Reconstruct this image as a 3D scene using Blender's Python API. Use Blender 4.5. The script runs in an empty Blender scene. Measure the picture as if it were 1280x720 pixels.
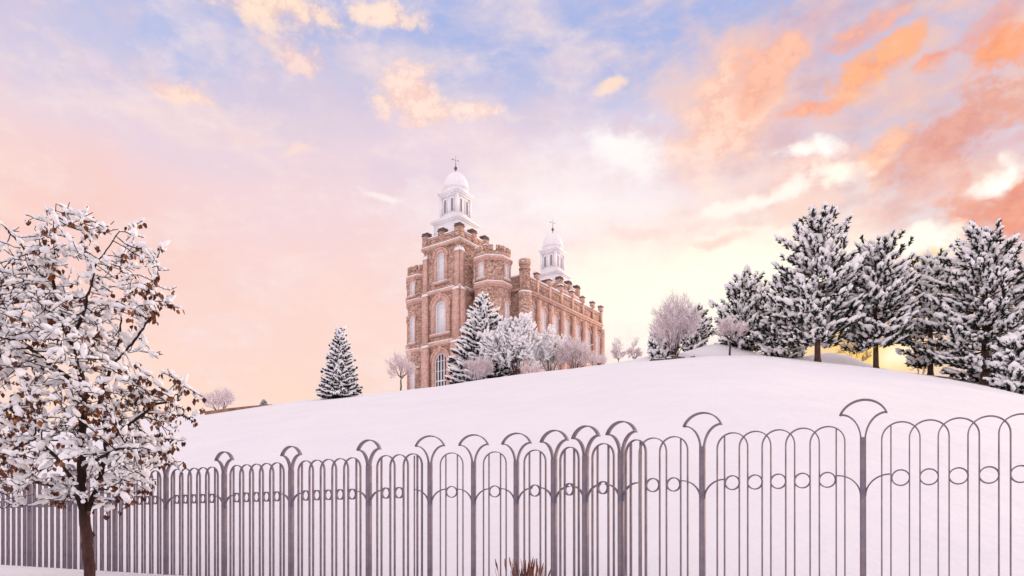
import bpy, math, random
import numpy as np
from mathutils import Vector, Matrix, kdtree, noise as mnoise

R = math.radians
PI = math.pi
scene = bpy.context.scene
col = scene.collection
F = 880.0            # focal length in photo pixels (1280 wide)
HX, HY = 640.0, 656.0
GROUND = -0.97       # street level below the camera


def lin(r, g, b):
    def c(v):
        v /= 255.0
        return v / 12.92 if v <= 0.04045 else ((v + 0.055) / 1.055) ** 2.4
    return (c(r), c(g), c(b), 1.0)


# ------------------------------------------------------------------ camera
cam_d = bpy.data.cameras.new('camera')
cam_d.sensor_width = 36.0
cam_d.lens = 36.0 * F / 1280.0
cam_d.shift_y = (HY - 360.0) / 1280.0
cam_d.clip_start = 0.1
cam_d.clip_end = 20000.0
cam = bpy.data.objects.new('camera', cam_d)
cam.location = (0, 0, 0)
cam.rotation_euler = (R(90), 0, 0)
col.objects.link(cam)
scene.camera = cam
scene.view_settings.view_transform = 'Standard'
scene.view_settings.look = 'None'
scene.view_settings.exposure = 0.06
scene.view_settings.gamma = 1.0
scene.view_settings.use_curve_mapping = False

# ------------------------------------------------------------------ sky
SUN_AZ, SUN_EL = R(60), R(12)      # azimuth clockwise from +Y
w = bpy.data.worlds.new('World')
scene.world = w
w.use_nodes = True
nt = w.node_tree
nt.nodes.clear()
NL = nt.links


def N(kind, **kw):
    n = nt.nodes.new(kind)
    for k, v in kw.items():
        setattr(n, k, v)
    return n


def setin(n, i, v):
    if hasattr(v, 'is_output') or isinstance(v, bpy.types.NodeSocket):
        NL.new(v, n.inputs[i])
    else:
        n.inputs[i].default_value = v


def M(op, a, b=None, c=None, clamp=False):
    n = N('ShaderNodeMath', operation=op, use_clamp=clamp)
    setin(n, 0, a)
    if b is not None:
        setin(n, 1, b)
    if c is not None:
        setin(n, 2, c)
    return n.outputs[0]


def mixc(f, a, b, mode='MIX'):
    n = N('ShaderNodeMix', data_type='RGBA', blend_type=mode)
    setin(n, 0, f)
    setin(n, 6, a)
    setin(n, 7, b)
    return n.outputs[2]


def px_dir(x, y):
    t = (x - HX) / F
    v = (HY - y) / F
    return math.atan(t), math.atan2(v, math.sqrt(1 + t * t))


def smooth(v, a, b, c=0.0, d=1.0):
    n = N('ShaderNodeMapRange', interpolation_type='SMOOTHSTEP')
    setin(n, 0, v)
    setin(n, 1, a)
    setin(n, 2, b)
    setin(n, 3, c)
    setin(n, 4, d)
    return n.outputs[0]


tc = N('ShaderNodeTexCoord')
sep = N('ShaderNodeSeparateXYZ')
NL.new(tc.outputs['Generated'], sep.inputs[0])
az = M('ARCTAN2', sep.outputs[0], sep.outputs[1])
el = M('ARCSINE', sep.outputs[2])
comb = N('ShaderNodeCombineXYZ')
setin(comb, 0, az)
setin(comb, 1, el)
aev = comb.outputs[0]
# cloud-layer coordinates: the direction carried to a flat layer overhead
zc = M('MAXIMUM', sep.outputs[2], 0.08)
pl = N('ShaderNodeCombineXYZ')
setin(pl, 0, M('DIVIDE', sep.outputs[0], zc))
setin(pl, 1, M('DIVIDE', sep.outputs[1], zc))


def fbm(vec, scale, detail=6, rough=0.6, off=(0, 0, 0), sc=(1, 1, 1), rot=0, dist=0.0):
    mp = N('ShaderNodeMapping')
    NL.new(vec, mp.inputs[0])
    mp.inputs[1].default_value = off
    mp.inputs[2].default_value = (0, 0, rot)
    mp.inputs[3].default_value = sc
    n = N('ShaderNodeTexNoise')
    NL.new(mp.outputs[0], n.inputs[0])
    n.inputs['Scale'].default_value = scale
    n.inputs['Detail'].default_value = detail
    n.inputs['Roughness'].default_value = rough
    n.inputs['Distortion'].default_value = dist
    return n


puff = fbm(aev, 13.0, 7, 0.58, off=(3.1, 0.4, 0), sc=(1, 1.7, 1), rot=R(-12)).outputs[0]
fine = fbm(aev, 34.0, 5, 0.6, off=(1.7, 2.9, 0), sc=(1, 1.8, 1), rot=R(-12)).outputs[0]
wisp = fbm(pl.outputs[0], 1.5, 6, 0.55, off=(0.4, 5.2, 0), rot=R(35), sc=(1, 2.2, 1)).outputs[0]
puff_c = M('SUBTRACT', puff, 0.5)
fine_c = M('SUBTRACT', fine, 0.5)
# rounded billows for the cloud edges
bm_ = N('ShaderNodeMapping')
NL.new(aev, bm_.inputs[0])
bm_.inputs[2].default_value = (0, 0, R(-10))
bm_.inputs[3].default_value = (1, 1.35, 1)
bv = N('ShaderNodeTexVoronoi', feature='SMOOTH_F1')
bv.voronoi_dimensions = '2D'
bv.normalize = True
bv.inputs['Scale'].default_value = 30
bv.inputs['Detail'].default_value = 3.0
bv.inputs['Roughness'].default_value = 0.62
bv.inputs['Lacunarity'].default_value = 2.3
bv.inputs['Smoothness'].default_value = 0.55
NL.new(bm_.outputs[0], bv.inputs['Vector'])
bill_c = M('MULTIPLY', M('SUBTRACT', 0.30, bv.outputs['Distance']), 1.5)
thick = smooth(M('MULTIPLY_ADD', bill_c, 1.0, puff), 0.36, 0.62)
# warp of the cloud outlines
warpn = fbm(aev, 9.0, 4, 0.55, off=(7.3, 1.1, 0))
wv = N('ShaderNodeVectorMath', operation='SUBTRACT')
NL.new(warpn.outputs['Color'], wv.inputs[0])
wv.inputs[1].default_value = (0.5, 0.5, 0.5)
ws = N('ShaderNodeVectorMath', operation='SCALE')
NL.new(wv.outputs[0], ws.inputs[0])
ws.inputs['Scale'].default_value = 0.09
wa = N('ShaderNodeVectorMath', operation='ADD')
NL.new(aev, wa.inputs[0])
NL.new(ws.outputs[0], wa.inputs[1])
warped = wa.outputs[0]

nish = N('ShaderNodeTexSky', sky_type='NISHITA')
nish.sun_disc = False
nish.sun_elevation = SUN_EL
nish.sun_rotation = SUN_AZ
nish.altitude = 1400

ramp = N('ShaderNodeValToRGB')
cr = ramp.color_ramp
cr.interpolation = 'B_SPLINE'
stops = [(0.0, (255, 222, 192)), (6, (255, 222, 200)), (13, (254, 217, 203)), (20, (252, 216, 211)), (25, (241, 216, 225)),
         (30, (208, 203, 228)), (35, (172, 186, 229)), (46, (150, 172, 228)), (65, (176, 176, 222)), (90, (195, 190, 225))]
while len(cr.elements) < len(stops):
    cr.elements.new(0.5)
for e, (d, c) in zip(cr.elements, stops):
    e.position = d / 90.0
    e.color = lin(*c)
# a little noise on the height so the bands are not level
eln = M('ADD', el, M('MULTIPLY', M('SUBTRACT', wisp, 0.5), 0.10))
NL.new(M('DIVIDE', eln, PI / 2, clamp=True), ramp.inputs[0])
sky = ramp.outputs[0]


def blob(sky, x, y, rx, ry, rot, c, strength, soft=0.75, namt=0.9, famt=0.3, vec=None):
    a, e = px_dir(x, y)
    a1, _ = px_dir(x + 1, y)
    _, e1 = px_dir(x, y - 1)
    sx, sy = abs(a1 - a) * rx, abs(e1 - e) * ry
    mp = N('ShaderNodeMapping', vector_type='TEXTURE')
    NL.new(vec or warped, mp.inputs[0])
    mp.inputs[1].default_value = (a, e, 0)
    mp.inputs[2].default_value = (0, 0, R(rot))
    mp.inputs[3].default_value = (sx, sy, 1)
    ln = N('ShaderNodeVectorMath', operation='LENGTH')
    NL.new(mp.outputs[0], ln.inputs[0])
    d = M('SUBTRACT', 1.0, ln.outputs['Value'])
    d = M('MULTIPLY_ADD', puff_c, namt * 2, d)
    d = M('MULTIPLY_ADD', bill_c if famt >= 0.2 else fine_c, famt * 2, d)
    m = smooth(d, 0.0, soft, 0.0, strength)
    cc = lin(*c)
    if famt >= 0.2 and max(rx, ry) > 40 and min(c) < 235:
        dk = (cc[0] * .96, cc[1] * .89, cc[2] * .91, 1)
        lt = (min(cc[0] * 1.03, 1.05), cc[1] * 1.07, cc[2] * 1.08, 1)
        return mixc(M('MULTIPLY', m, thick), mixc(m, sky, dk), lt)
    return mixc(m, sky, cc)


lat = fbm(aev, 4.6, 9, 0.6, off=(2.3, 6.1, 0), sc=(1, 2.3, 1), rot=R(-14), dist=0.25).outputs[0]
lat2 = fbm(aev, 8.5, 8, 0.6, off=(8.8, 3.7, 0), sc=(1, 2.0, 1), rot=R(-18), dist=0.2).outputs[0]
right_side = smooth(az, R(2), R(24))
lowness = smooth(el, R(33), R(12))


def generic(sky):
    """a broken cloud sheet: shaded undersides, then lit edges; salmon to the right, cream to the left"""
    shade = mixc(right_side, lin(246, 220, 222), lin(214, 190, 204))
    lit = mixc(right_side, lin(255, 227, 217), lin(252, 200, 176))
    s1 = M('MULTIPLY', smooth(lat2, 0.40, 0.66), M('MULTIPLY_ADD', right_side, 0.35, 0.35))
    sky = mixc(s1, sky, shade)
    s2 = M('MULTIPLY', smooth(lat, 0.46, 0.68), M('MULTIPLY_ADD', right_side, 0.25, 0.55))
    return mixc(s2, sky, lit)


def broken(sky):
    """finer lit wisps and thin shade over everything, so that no cloud is one flat tone"""
    lit = mixc(right_side, lin(255, 236, 228), lin(255, 218, 192))
    m1 = M('MULTIPLY', smooth(M('MULTIPLY_ADD', fine, 0.45, M('MULTIPLY', lat2, 0.55)), 0.47, 0.68), 0.36)
    sky = mixc(m1, sky, lit)
    shade = mixc(right_side, lin(246, 210, 206), lin(222, 160, 146))
    m2 = M('MULTIPLY', smooth(M('MULTIPLY_ADD', puff, 0.6, M('MULTIPLY', lat, 0.4)), 0.50, 0.36), M('MULTIPLY_ADD', right_side, 0.2, 0.2))
    m2 = M('MULTIPLY', m2, smooth(el, R(10), R(22)))
    return mixc(m2, sky, shade)


# broad washes first, then veils, then the lit clouds
for b in [
    (620, 40, 330, 100, 0, (166, 182, 230), 0.75, 1.1, 0.5, 0.05),
    (250, 70, 260, 65, -6, (172, 190, 236), 0.6, 1.1, 0.7, 0.1),
    (800, 60, 180, 100, 10, (166, 182, 230), 0.65, 1.1, 0.5, 0.1),
    (60, 265, 360, 150, -5, (251, 204, 192), 0.85, 1.1, 0.5, 0.1),
    (380, 235, 260, 100, 0, (244, 214, 220), 0.6, 1.1, 0.5, 0.1),
    (1150, 150, 330, 230, 0, (208, 190, 208), 0.85, 1.1, 0.5, 0.1),
    (1160, 300, 260, 110, 0, (214, 208, 220), 0.65, 1.1, 0.5, 0.1),
    (720, 240, 330, 110, 4, (252, 236, 238), 0.75, 1.1, 0.4, 0.1),
    # sun glow low behind the hill
    (860, 360, 480, 190, 8, (255, 243, 236), 0.9, 1.1, 0.25, 0.05),
    (860, 370, 300, 130, 6, (262, 258, 250), 1.0, 1.0, 0.3, 0.05),
    (1105, 442, 90, 40, 0, (255, 222, 130), 1.0, 0.8, 0.2, 0.05),
    'layers',
    # veils
    (385, 125, 160, 95, 0, (224, 206, 222), 0.8, 1.0, 0.8, 0.1),
    (560, 165, 200, 60, 4, (240, 217, 228), 0.7, 1.1, 0.7, 0.1),
    (90, 190, 190, 60, -6, (248, 210, 206), 0.6, 1.0, 0.7, 0.1),
    (860, 285, 120, 38, 4, (252, 218, 212), 0.75, 1.0, 0.8, 0.2),
    (930, 140, 140, 120, 22, (247, 198, 184), 0.9, 0.95, 0.8, 0.15),
    (1000, 40, 150, 60, 25, (228, 188, 194), 0.8, 1.0, 0.8, 0.15),
    (1000, 228, 170, 45, 8, (251, 200, 186), 0.85, 1.0, 0.8, 0.2),
    (1185, 185, 150, 55, 18, (232, 162, 146), 0.95, 0.8, 1.0, 0.35),
    (1150, 245, 160, 35, 10, (241, 188, 178), 0.75, 1.0, 0.8, 0.2),
    (1262, 245, 100, 58, 12, (239, 155, 128), 0.95, 0.75, 1.0, 0.35),
    (1080, 30, 100, 18, 24, (250, 180, 155), 0.8, 0.9, 0.8, 0.2),
    (1250, 30, 90, 30, 10, (228, 175, 175), 0.8, 1.0, 0.8, 0.2),
    # lit heads
    (905, 150, 85, 60, 25, (255, 209, 187), 1.0, 0.6, 1.0, 0.25),
    (965, 85, 65, 42, 25, (252, 190, 164), 1.0, 0.65, 1.0, 0.25),
    (1095, 70, 92, 32, 24, (255, 180, 136), 0.95, 0.8, 1.0, 0.4),
    (1010, 132, 50, 16, 10, (253, 180, 150), 1.0, 0.8, 0.7, 0.25),
    (1258, 65, 75, 38, 12, (255, 168, 124), 0.95, 0.8, 1.0, 0.4),
    (1180, 70, 45, 18, 15, (250, 170, 142), 0.9, 0.9, 0.8, 0.25),
    (1110, 182, 60, 22, 15, (254, 194, 162), 0.9, 0.9, 0.8, 0.25),
    (1008, 186, 54, 20, -10, (266, 262, 254), 1.0, 0.8, 0.7, 0.25),
    (1045, 217, 44, 18, -4, (266, 258, 240), 1.0, 0.8, 0.7, 0.25),
    (955, 240, 90, 16, 3, (258, 249, 240), 0.9, 0.8, 0.7, 0.2),
    (930, 292, 90, 18, 0, (260, 252, 238), 0.85, 0.8, 0.7, 0.2),
    (1162, 300, 66, 29, 4, (268, 262, 246), 1.0, 0.6, 0.6, 0.22),
    (1166, 307, 38, 12, 4, (255, 206, 136), 0.9, 0.8, 0.6, 0.2),
    (1254, 216, 54, 20, 14, (266, 262, 252), 1.0, 0.8, 0.7, 0.25),
    (785, 186, 60, 30, 0, (262, 255, 252), 0.95, 0.8, 0.8, 0.25),
    (765, 97, 30, 16, 10, (255, 224, 204), 0.95, 0.8, 0.7, 0.25),
    (668, 78, 34, 20, 0, (205, 206, 230), 0.6, 1.0, 0.8, 0.2),
    (700, 258, 100, 18, -3, (258, 252, 250), 0.8, 0.9, 0.7, 0.2),
    (508, 116, 60, 36, 0, (255, 222, 208), 1.0, 0.6, 0.9, 0.25),
    (592, 126, 50, 20, 0, (255, 227, 215), 0.95, 0.65, 0.9, 0.25),
    (372, 68, 52, 26, 0, (250, 218, 208), 0.85, 0.9, 0.8, 0.25),
    (350, 8, 130, 40, 0, (255, 224, 203), 0.95, 0.85, 0.8, 0.25),
    (490, 18, 62, 23, -8, (255, 225, 207), 0.95, 0.85, 0.8, 0.25),
    (225, 107, 78, 19, -10, (255, 220, 204), 0.9, 0.85, 0.7, 0.2),
    (120, 72, 110, 18, -14, (228, 211, 226), 0.6, 1.0, 0.8, 0.2),
    (368, 187, 34, 13, 0, (255, 224, 213), 0.8, 0.85, 0.7, 0.25),
    (485, 240, 34, 10, 0, (255, 244, 240), 0.8, 0.85, 0.7, 0.25),
    (300, 160, 40, 16, 0, (248, 210, 210), 0.5, 1.0, 0.8, 0.2),
]:
    sky = generic(sky) if b == 'layers' else blob(sky, *b)
sky = broken(sky)
for b in [
    (720, 255, 300, 100, 4, (256, 245, 246), 0.8, 1.1, 0.5, 0.15),
    (840, 345, 420, 130, 8, (260, 248, 234), 0.9, 1.1, 0.45, 0.15),
    (865, 360, 260, 85, 6, (268, 262, 240), 1.0, 1.0, 0.5, 0.15),
    (955, 243, 110, 16, 5, (264, 252, 240), 0.75, 0.9, 0.9, 0.3),
    (1000, 262, 120, 22, 5, (252, 214, 200), 0.5, 1.0, 0.9, 0.3),
    (905, 300, 70, 14, 4, (252, 216, 200), 0.6, 0.9, 0.9, 0.3),
    (800, 290, 60, 12, 4, (252, 222, 210), 0.4, 0.9, 0.9, 0.3),
    (1085, 440, 210, 62, 0, (262, 226, 150), 0.95, 1.1, 0.2, 0.05),
    (1075, 440, 110, 40, 0, (262, 212, 96), 0.9, 1.0, 0.2, 0.05),
    (1122, 440, 60, 34, 0, (272, 256, 220), 1.0, 0.9, 0.2, 0.05),
]:
    sky = blob(sky, *b)
# the unseen half of the dome, behind the camera and overhead: added lilac brightness to light the snow
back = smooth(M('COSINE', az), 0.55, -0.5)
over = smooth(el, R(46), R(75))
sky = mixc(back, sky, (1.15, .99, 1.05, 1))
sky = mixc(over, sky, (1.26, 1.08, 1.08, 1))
gnd = smooth(el, R(0), R(-6))
sky = mixc(gnd, sky, (0.5, 0.45, 0.48, 1))

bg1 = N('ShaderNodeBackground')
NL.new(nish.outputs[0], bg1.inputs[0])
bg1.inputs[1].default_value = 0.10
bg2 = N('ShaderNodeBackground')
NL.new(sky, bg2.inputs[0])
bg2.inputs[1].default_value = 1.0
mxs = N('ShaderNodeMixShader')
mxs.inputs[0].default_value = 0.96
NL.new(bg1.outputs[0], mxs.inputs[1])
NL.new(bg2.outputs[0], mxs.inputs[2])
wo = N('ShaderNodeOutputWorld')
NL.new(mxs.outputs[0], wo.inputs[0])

sun_d = bpy.data.lights.new('sun', 'SUN')
sun_d.energy = 2.0
sun_d.angle = R(15)
sun_d.color = (1.0, 0.72, 0.5)
sun = bpy.data.objects.new('sun', sun_d)
sdir = Vector((math.sin(SUN_AZ) * math.cos(SUN_EL), math.cos(SUN_AZ) * math.cos(SUN_EL), math.sin(SUN_EL)))
sun.rotation_euler = sdir.to_track_quat('Z', 'Y').to_euler()
sun.location = sdir * 300
col.objects.link(sun)


# ------------------------------------------------------------------ materials
class Mat:
    """tiny helper round a Principled material"""

    def __init__(s, name, base=(.5, .5, .5), rough=.7, spec=.3, metal=0.0):
        s.m = bpy.data.materials.new(name)
        s.m.use_nodes = True
        s.t = s.m.node_tree
        s.p = s.t.nodes['Principled BSDF']
        s.p.inputs['Base Color'].default_value = (*base[:3], 1)
        s.p.inputs['Roughness'].default_value = rough
        s.p.inputs['Specular IOR Level'].default_value = spec
        s.p.inputs['Metallic'].default_value = metal

    def n(s, kind, **kw):
        n = s.t.nodes.new(kind)
        for k, v in kw.items():
            setattr(n, k, v)
        return n

    def l(s, a, b):
        s.t.links.new(a, b)

    def noise(s, scale, detail=4, rough=.6, coord='Object', sc=None):
        t = s.n('ShaderNodeTexCoord')
        o = t.outputs[coord]
        if sc:
            mp = s.n('ShaderNodeMapping')
            mp.inputs[3].default_value = sc
            s.l(o, mp.inputs[0])
            o = mp.outputs[0]
        n = s.n('ShaderNodeTexNoise')
        n.inputs['Scale'].default_value = scale
        n.inputs['Detail'].default_value = detail
        n.inputs['Roughness'].default_value = rough
        s.l(o, n.inputs[0])
        return n.outputs[0]

    def ramp(s, fac, stops, interp='LINEAR'):
        r = s.n('ShaderNodeValToRGB')
        r.color_ramp.interpolation = interp
        while len(r.color_ramp.elements) < len(stops):
            r.color_ramp.elements.new(.5)
        for e, (p, c) in zip(r.color_ramp.elements, stops):
            e.position = p
            e.color = (*c[:3], 1)
        s.l(fac, r.inputs[0])
        return r.outputs[0]

    def mix(s, f, a, b, mode='MIX'):
        n = s.n('ShaderNodeMix', data_type='RGBA', blend_type=mode)
        for i, v in ((0, f), (6, a), (7, b)):
            if isinstance(v, bpy.types.NodeSocket):
                s.l(v, n.inputs[i])
            elif isinstance(v, tuple):
                n.inputs[i].default_value = (*v[:3], 1)
            else:
                n.inputs[i].default_value = v
        return n.outputs[2]

    def bump(s, h, strength=.3, dist=.05):
        b = s.n('ShaderNodeBump')
        b.inputs['Strength'].default_value = strength
        b.inputs['Distance'].default_value = dist
        s.l(h, b.inputs['Height'])
        s.l(b.outputs[0], s.p.inputs['Normal'])

    def base(s, c):
        s.l(c, s.p.inputs['Base Color'])

    def up(s, lo, hi):
        """0..1 as the surface turns upward (where snow settles)"""
        g = s.n('ShaderNodeNewGeometry')
        sp = s.n('ShaderNodeSeparateXYZ')
        s.l(g.outputs['Normal'], sp.inputs[0])
        mr = s.n('ShaderNodeMapRange', interpolation_type='SMOOTHSTEP')
        s.l(sp.outputs[2], mr.inputs[0])
        mr.inputs[1].default_value = lo
        mr.inputs[2].default_value = hi
        return mr.outputs[0]


MT = {}
SNOW = (.88, .88, .90)
m = Mat('snow_ground', SNOW, .75, .15)
m.base(m.ramp(m.noise(.35, 5), [(.3, (.85, .85, .875)), (.7, (.90, .895, .91))]))
h = m.n('ShaderNodeMath', operation='MULTIPLY_ADD')
m.l(m.noise(1.3, 6, .55), h.inputs[0])
h.inputs[1].default_value = 1.0
m.l(m.noise(.22, 3, .5), h.inputs[2])
m.bump(h.outputs[0], .55, .2)
MT['ground'] = m.m

m = Mat('snow', SNOW, .8, .12)
m.bump(m.noise(9, 4), .25, .05)
MT['snow'] = m.m

m = Mat('far_snow', (.93, .93, .94), .8, .12)
m.bump(m.noise(2.5, 3), .3, .1)
MT['snow_far'] = m.m

m = Mat('dark_bark', (.03, .018, .015), .85, .2)
b = m.ramp(m.noise(14, 5, .65, sc=(1, 1, .35)), [(.3, (.012, .007, .008)), (.7, (.05, .026, .02))])
m.base(m.mix(m.up(.8, .97), b, SNOW))
m.bump(m.noise(30, 4, .6, sc=(1, 1, .3)), .6, .02)
MT['bark'] = m.m

m = Mat('red_brown_bark', (.07, .03, .025), .8, .25)
b = m.ramp(m.noise(7, 6, .7, sc=(1.5, 1.5, .5)), [(.3, (.03, .012, .012)), (.55, (.085, .036, .03)), (.8, (.15, .08, .065))])
g_ = m.n('ShaderNodeTexCoord')
gs = m.n('ShaderNodeSeparateXYZ')
m.l(g_.outputs['Object'], gs.inputs[0])
ga = m.n('ShaderNodeMapRange')
m.l(gs.outputs[2], ga.inputs[0])
ga.inputs[1].default_value = .85
ga.inputs[2].default_value = 1.18
m.base(m.mix(ga.outputs[0], b, (.028, .016, .014)))
m.bump(m.noise(26, 5, .65, sc=(1, 1, .25)), .8, .03)
MT['trunk'] = m.m

m = Mat('pine_bark', (.12, .07, .05), .9, .2)
m.base(m.ramp(m.noise(3, 6, .7, sc=(2, 2, .5)), [(.3, (.045, .026, .022)), (.6, (.13, .075, .058)), (.8, (.24, .15, .12))]))
m.bump(m.noise(8, 5, .65, sc=(1, 1, .3)), .9, .08)
MT['pine_bark'] = m.m

m = Mat('needles', (.03, .045, .03), .75, .25)
m.base(m.ramp(m.noise(.9, 3), [(.3, (.011, .015, .014)), (.55, (.024, .030, .022)), (.75, (.055, .05, .03))]))
MT['needles'] = m.m
m = Mat('spruce_needles', (.03, .045, .05), .75, .25)
m.base(m.ramp(m.noise(1.2, 3), [(.3, (.012, .018, .024)), (.7, (.034, .044, .05))]))
MT['blue_needles'] = m.m

m = Mat('frosted_twig', (.5, .4, .4), .8, .2)
m.base(m.mix(m.up(-.85, -.1), (.58, .40, .41), (.92, .85, .87)))
MT['frost'] = m.m
m = Mat('bare_twig', (.1, .06, .05), .85, .2)
m.base(m.mix(m.up(.2, .7), (.075, .045, .042), (.8, .77, .8)))
MT['stem'] = m.m
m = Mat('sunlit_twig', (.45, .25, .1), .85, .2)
m.base(m.mix(m.up(.1, .8), (.42, .25, .12), (.86, .8, .78)))  # warm sunlight put into the twig colour
MT['sun_tinted_twig'] = m.m

m = Mat('dry_leaf', (.2, .07, .02), .65, .3)
m.base(m.ramp(m.noise(7, 3), [(.35, (.04, .012, .01)), (.5, (.11, .032, .016)), (.62, (.26, .085, .02)), (.74, (.45, .19, .04))]))
MT['leaf'] = m.m
m = Mat('dry_grass', (.2, .07, .05), .8, .2)
m.base(m.ramp(m.noise(6, 3), [(.35, (.07, .025, .025)), (.6, (.26, .11, .08)), (.8, (.5, .3, .22))]))
MT['grass'] = m.m

m = Mat('fence_paint', (.12, .09, .1), .55, .35)
m.base(m.ramp(m.noise(5, 5, .65), [(.3, (.13, .115, .165)), (.52, (.215, .18, .22)), (.75, (.33, .24, .22))]))
m.bump(m.noise(60, 3), .12, .01)
MT['fence'] = m.m

# rubble stone of the building
m = Mat('rubble_stone', (.45, .27, .2), .85, .2)
t = m.n('ShaderNodeTexCoord')
mp = m.n('ShaderNodeMapping')
mp.inputs[3].default_value = (1.9, 1.9, 3.5)
m.l(t.outputs['Object'], mp.inputs[0])
v = m.n('ShaderNodeTexVoronoi')
v.inputs['Scale'].default_value = 1.0
m.l(mp.outputs[0], v.inputs['Vector'])
ve = m.n('ShaderNodeTexVoronoi', feature='DISTANCE_TO_EDGE')
ve.inputs['Scale'].default_value = 1.0
m.l(mp.outputs[0], ve.inputs['Vector'])
sc_ = m.n('ShaderNodeSeparateColor')
m.l(v.outputs['Color'], sc_.inputs[0])
stone = m.ramp(sc_.outputs[0], [(.0, (.17, .08, .068)), (.15, (.42, .225, .18)), (.5, (.62, .40, .305)), (.75, (.74, .52, .41)), (1., (.84, .66, .55))])
stone = m.mix(.3, stone, m.ramp(m.noise(.25, 4), [(.3, (.44, .26, .19)), (.7, (.74, .52, .41))]))
mort = m.ramp(ve.outputs['Distance'], [(.02, (.0, .0, .0)), (.09, (1, 1, 1))])
m.base(m.mix(mort, (.24, .15, .125), stone))
m.bump(ve.outputs['Distance'], .6, .12)
MT['stone'] = m.m
m = Mat('dressed_stone', (.52, .34, .27), .8, .25)
m.base(m.ramp(m.noise(1.6, 6, .7), [(.3, (.43, .25, .20)), (.5, (.65, .42, .345)), (.7, (.80, .57, .48))]))
MT['trim'] = m.m
m = Mat('dark_coping', (.16, .10, .095), .7, .3)
MT['cap'] = m.m
m = Mat('white_painted_wood', (.82, .82, .86), .5, .4)
m.base(m.ramp(m.noise(.8, 4), [(.3, (.86, .85, .88)), (.7, (.91, .90, .92))]))
MT['white'] = m.m
m = Mat('louvre_grey', (.42, .38, .44), .6, .3)  # even mauve grey for the slats and their backing
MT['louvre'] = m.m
m = Mat('sky_pale_glass', (.66, .67, .72), .18, .5)
m.base(m.ramp(m.noise(.7, 3), [(.3, (.78, .77, .80)), (.7, (.88, .87, .89))]))  # sky reflection put into the pale pane colour
MT['glass'] = m.m
m = Mat('dark_glass', (.05, .06, .07), .12, .5)
MT['dark_glass'] = m.m
m = Mat('bronze', (.13, .11, .11), .45, .5, .3)
MT['bronze'] = m.m
m = Mat('rock', (.1, .08, .08), .9, .2)
b = m.ramp(m.noise(2, 5), [(.3, (.06, .045, .045)), (.7, (.2, .15, .14))])
m.base(m.mix(m.up(.4, .75), b, SNOW))
MT['rock'] = m.m
m = Mat('brown_block', (.3, .17, .12), .85, .2)
m.base(m.ramp(m.noise(1.5, 5), [(.3, (.2, .1, .07)), (.7, (.42, .25, .18))]))
MT['block'] = m.m
m = Mat('bare_earth', (.16, .1, .08), .95, .1)
n1 = m.noise(.9, 6, .7)
m.base(m.ramp(n1, [(.38, (.08, .045, .04)), (.52, (.2, .13, .11)), (.56, (.82, .8, .82))]))
m.bump(n1, .8, .15)
MT['earth'] = m.m


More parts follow.
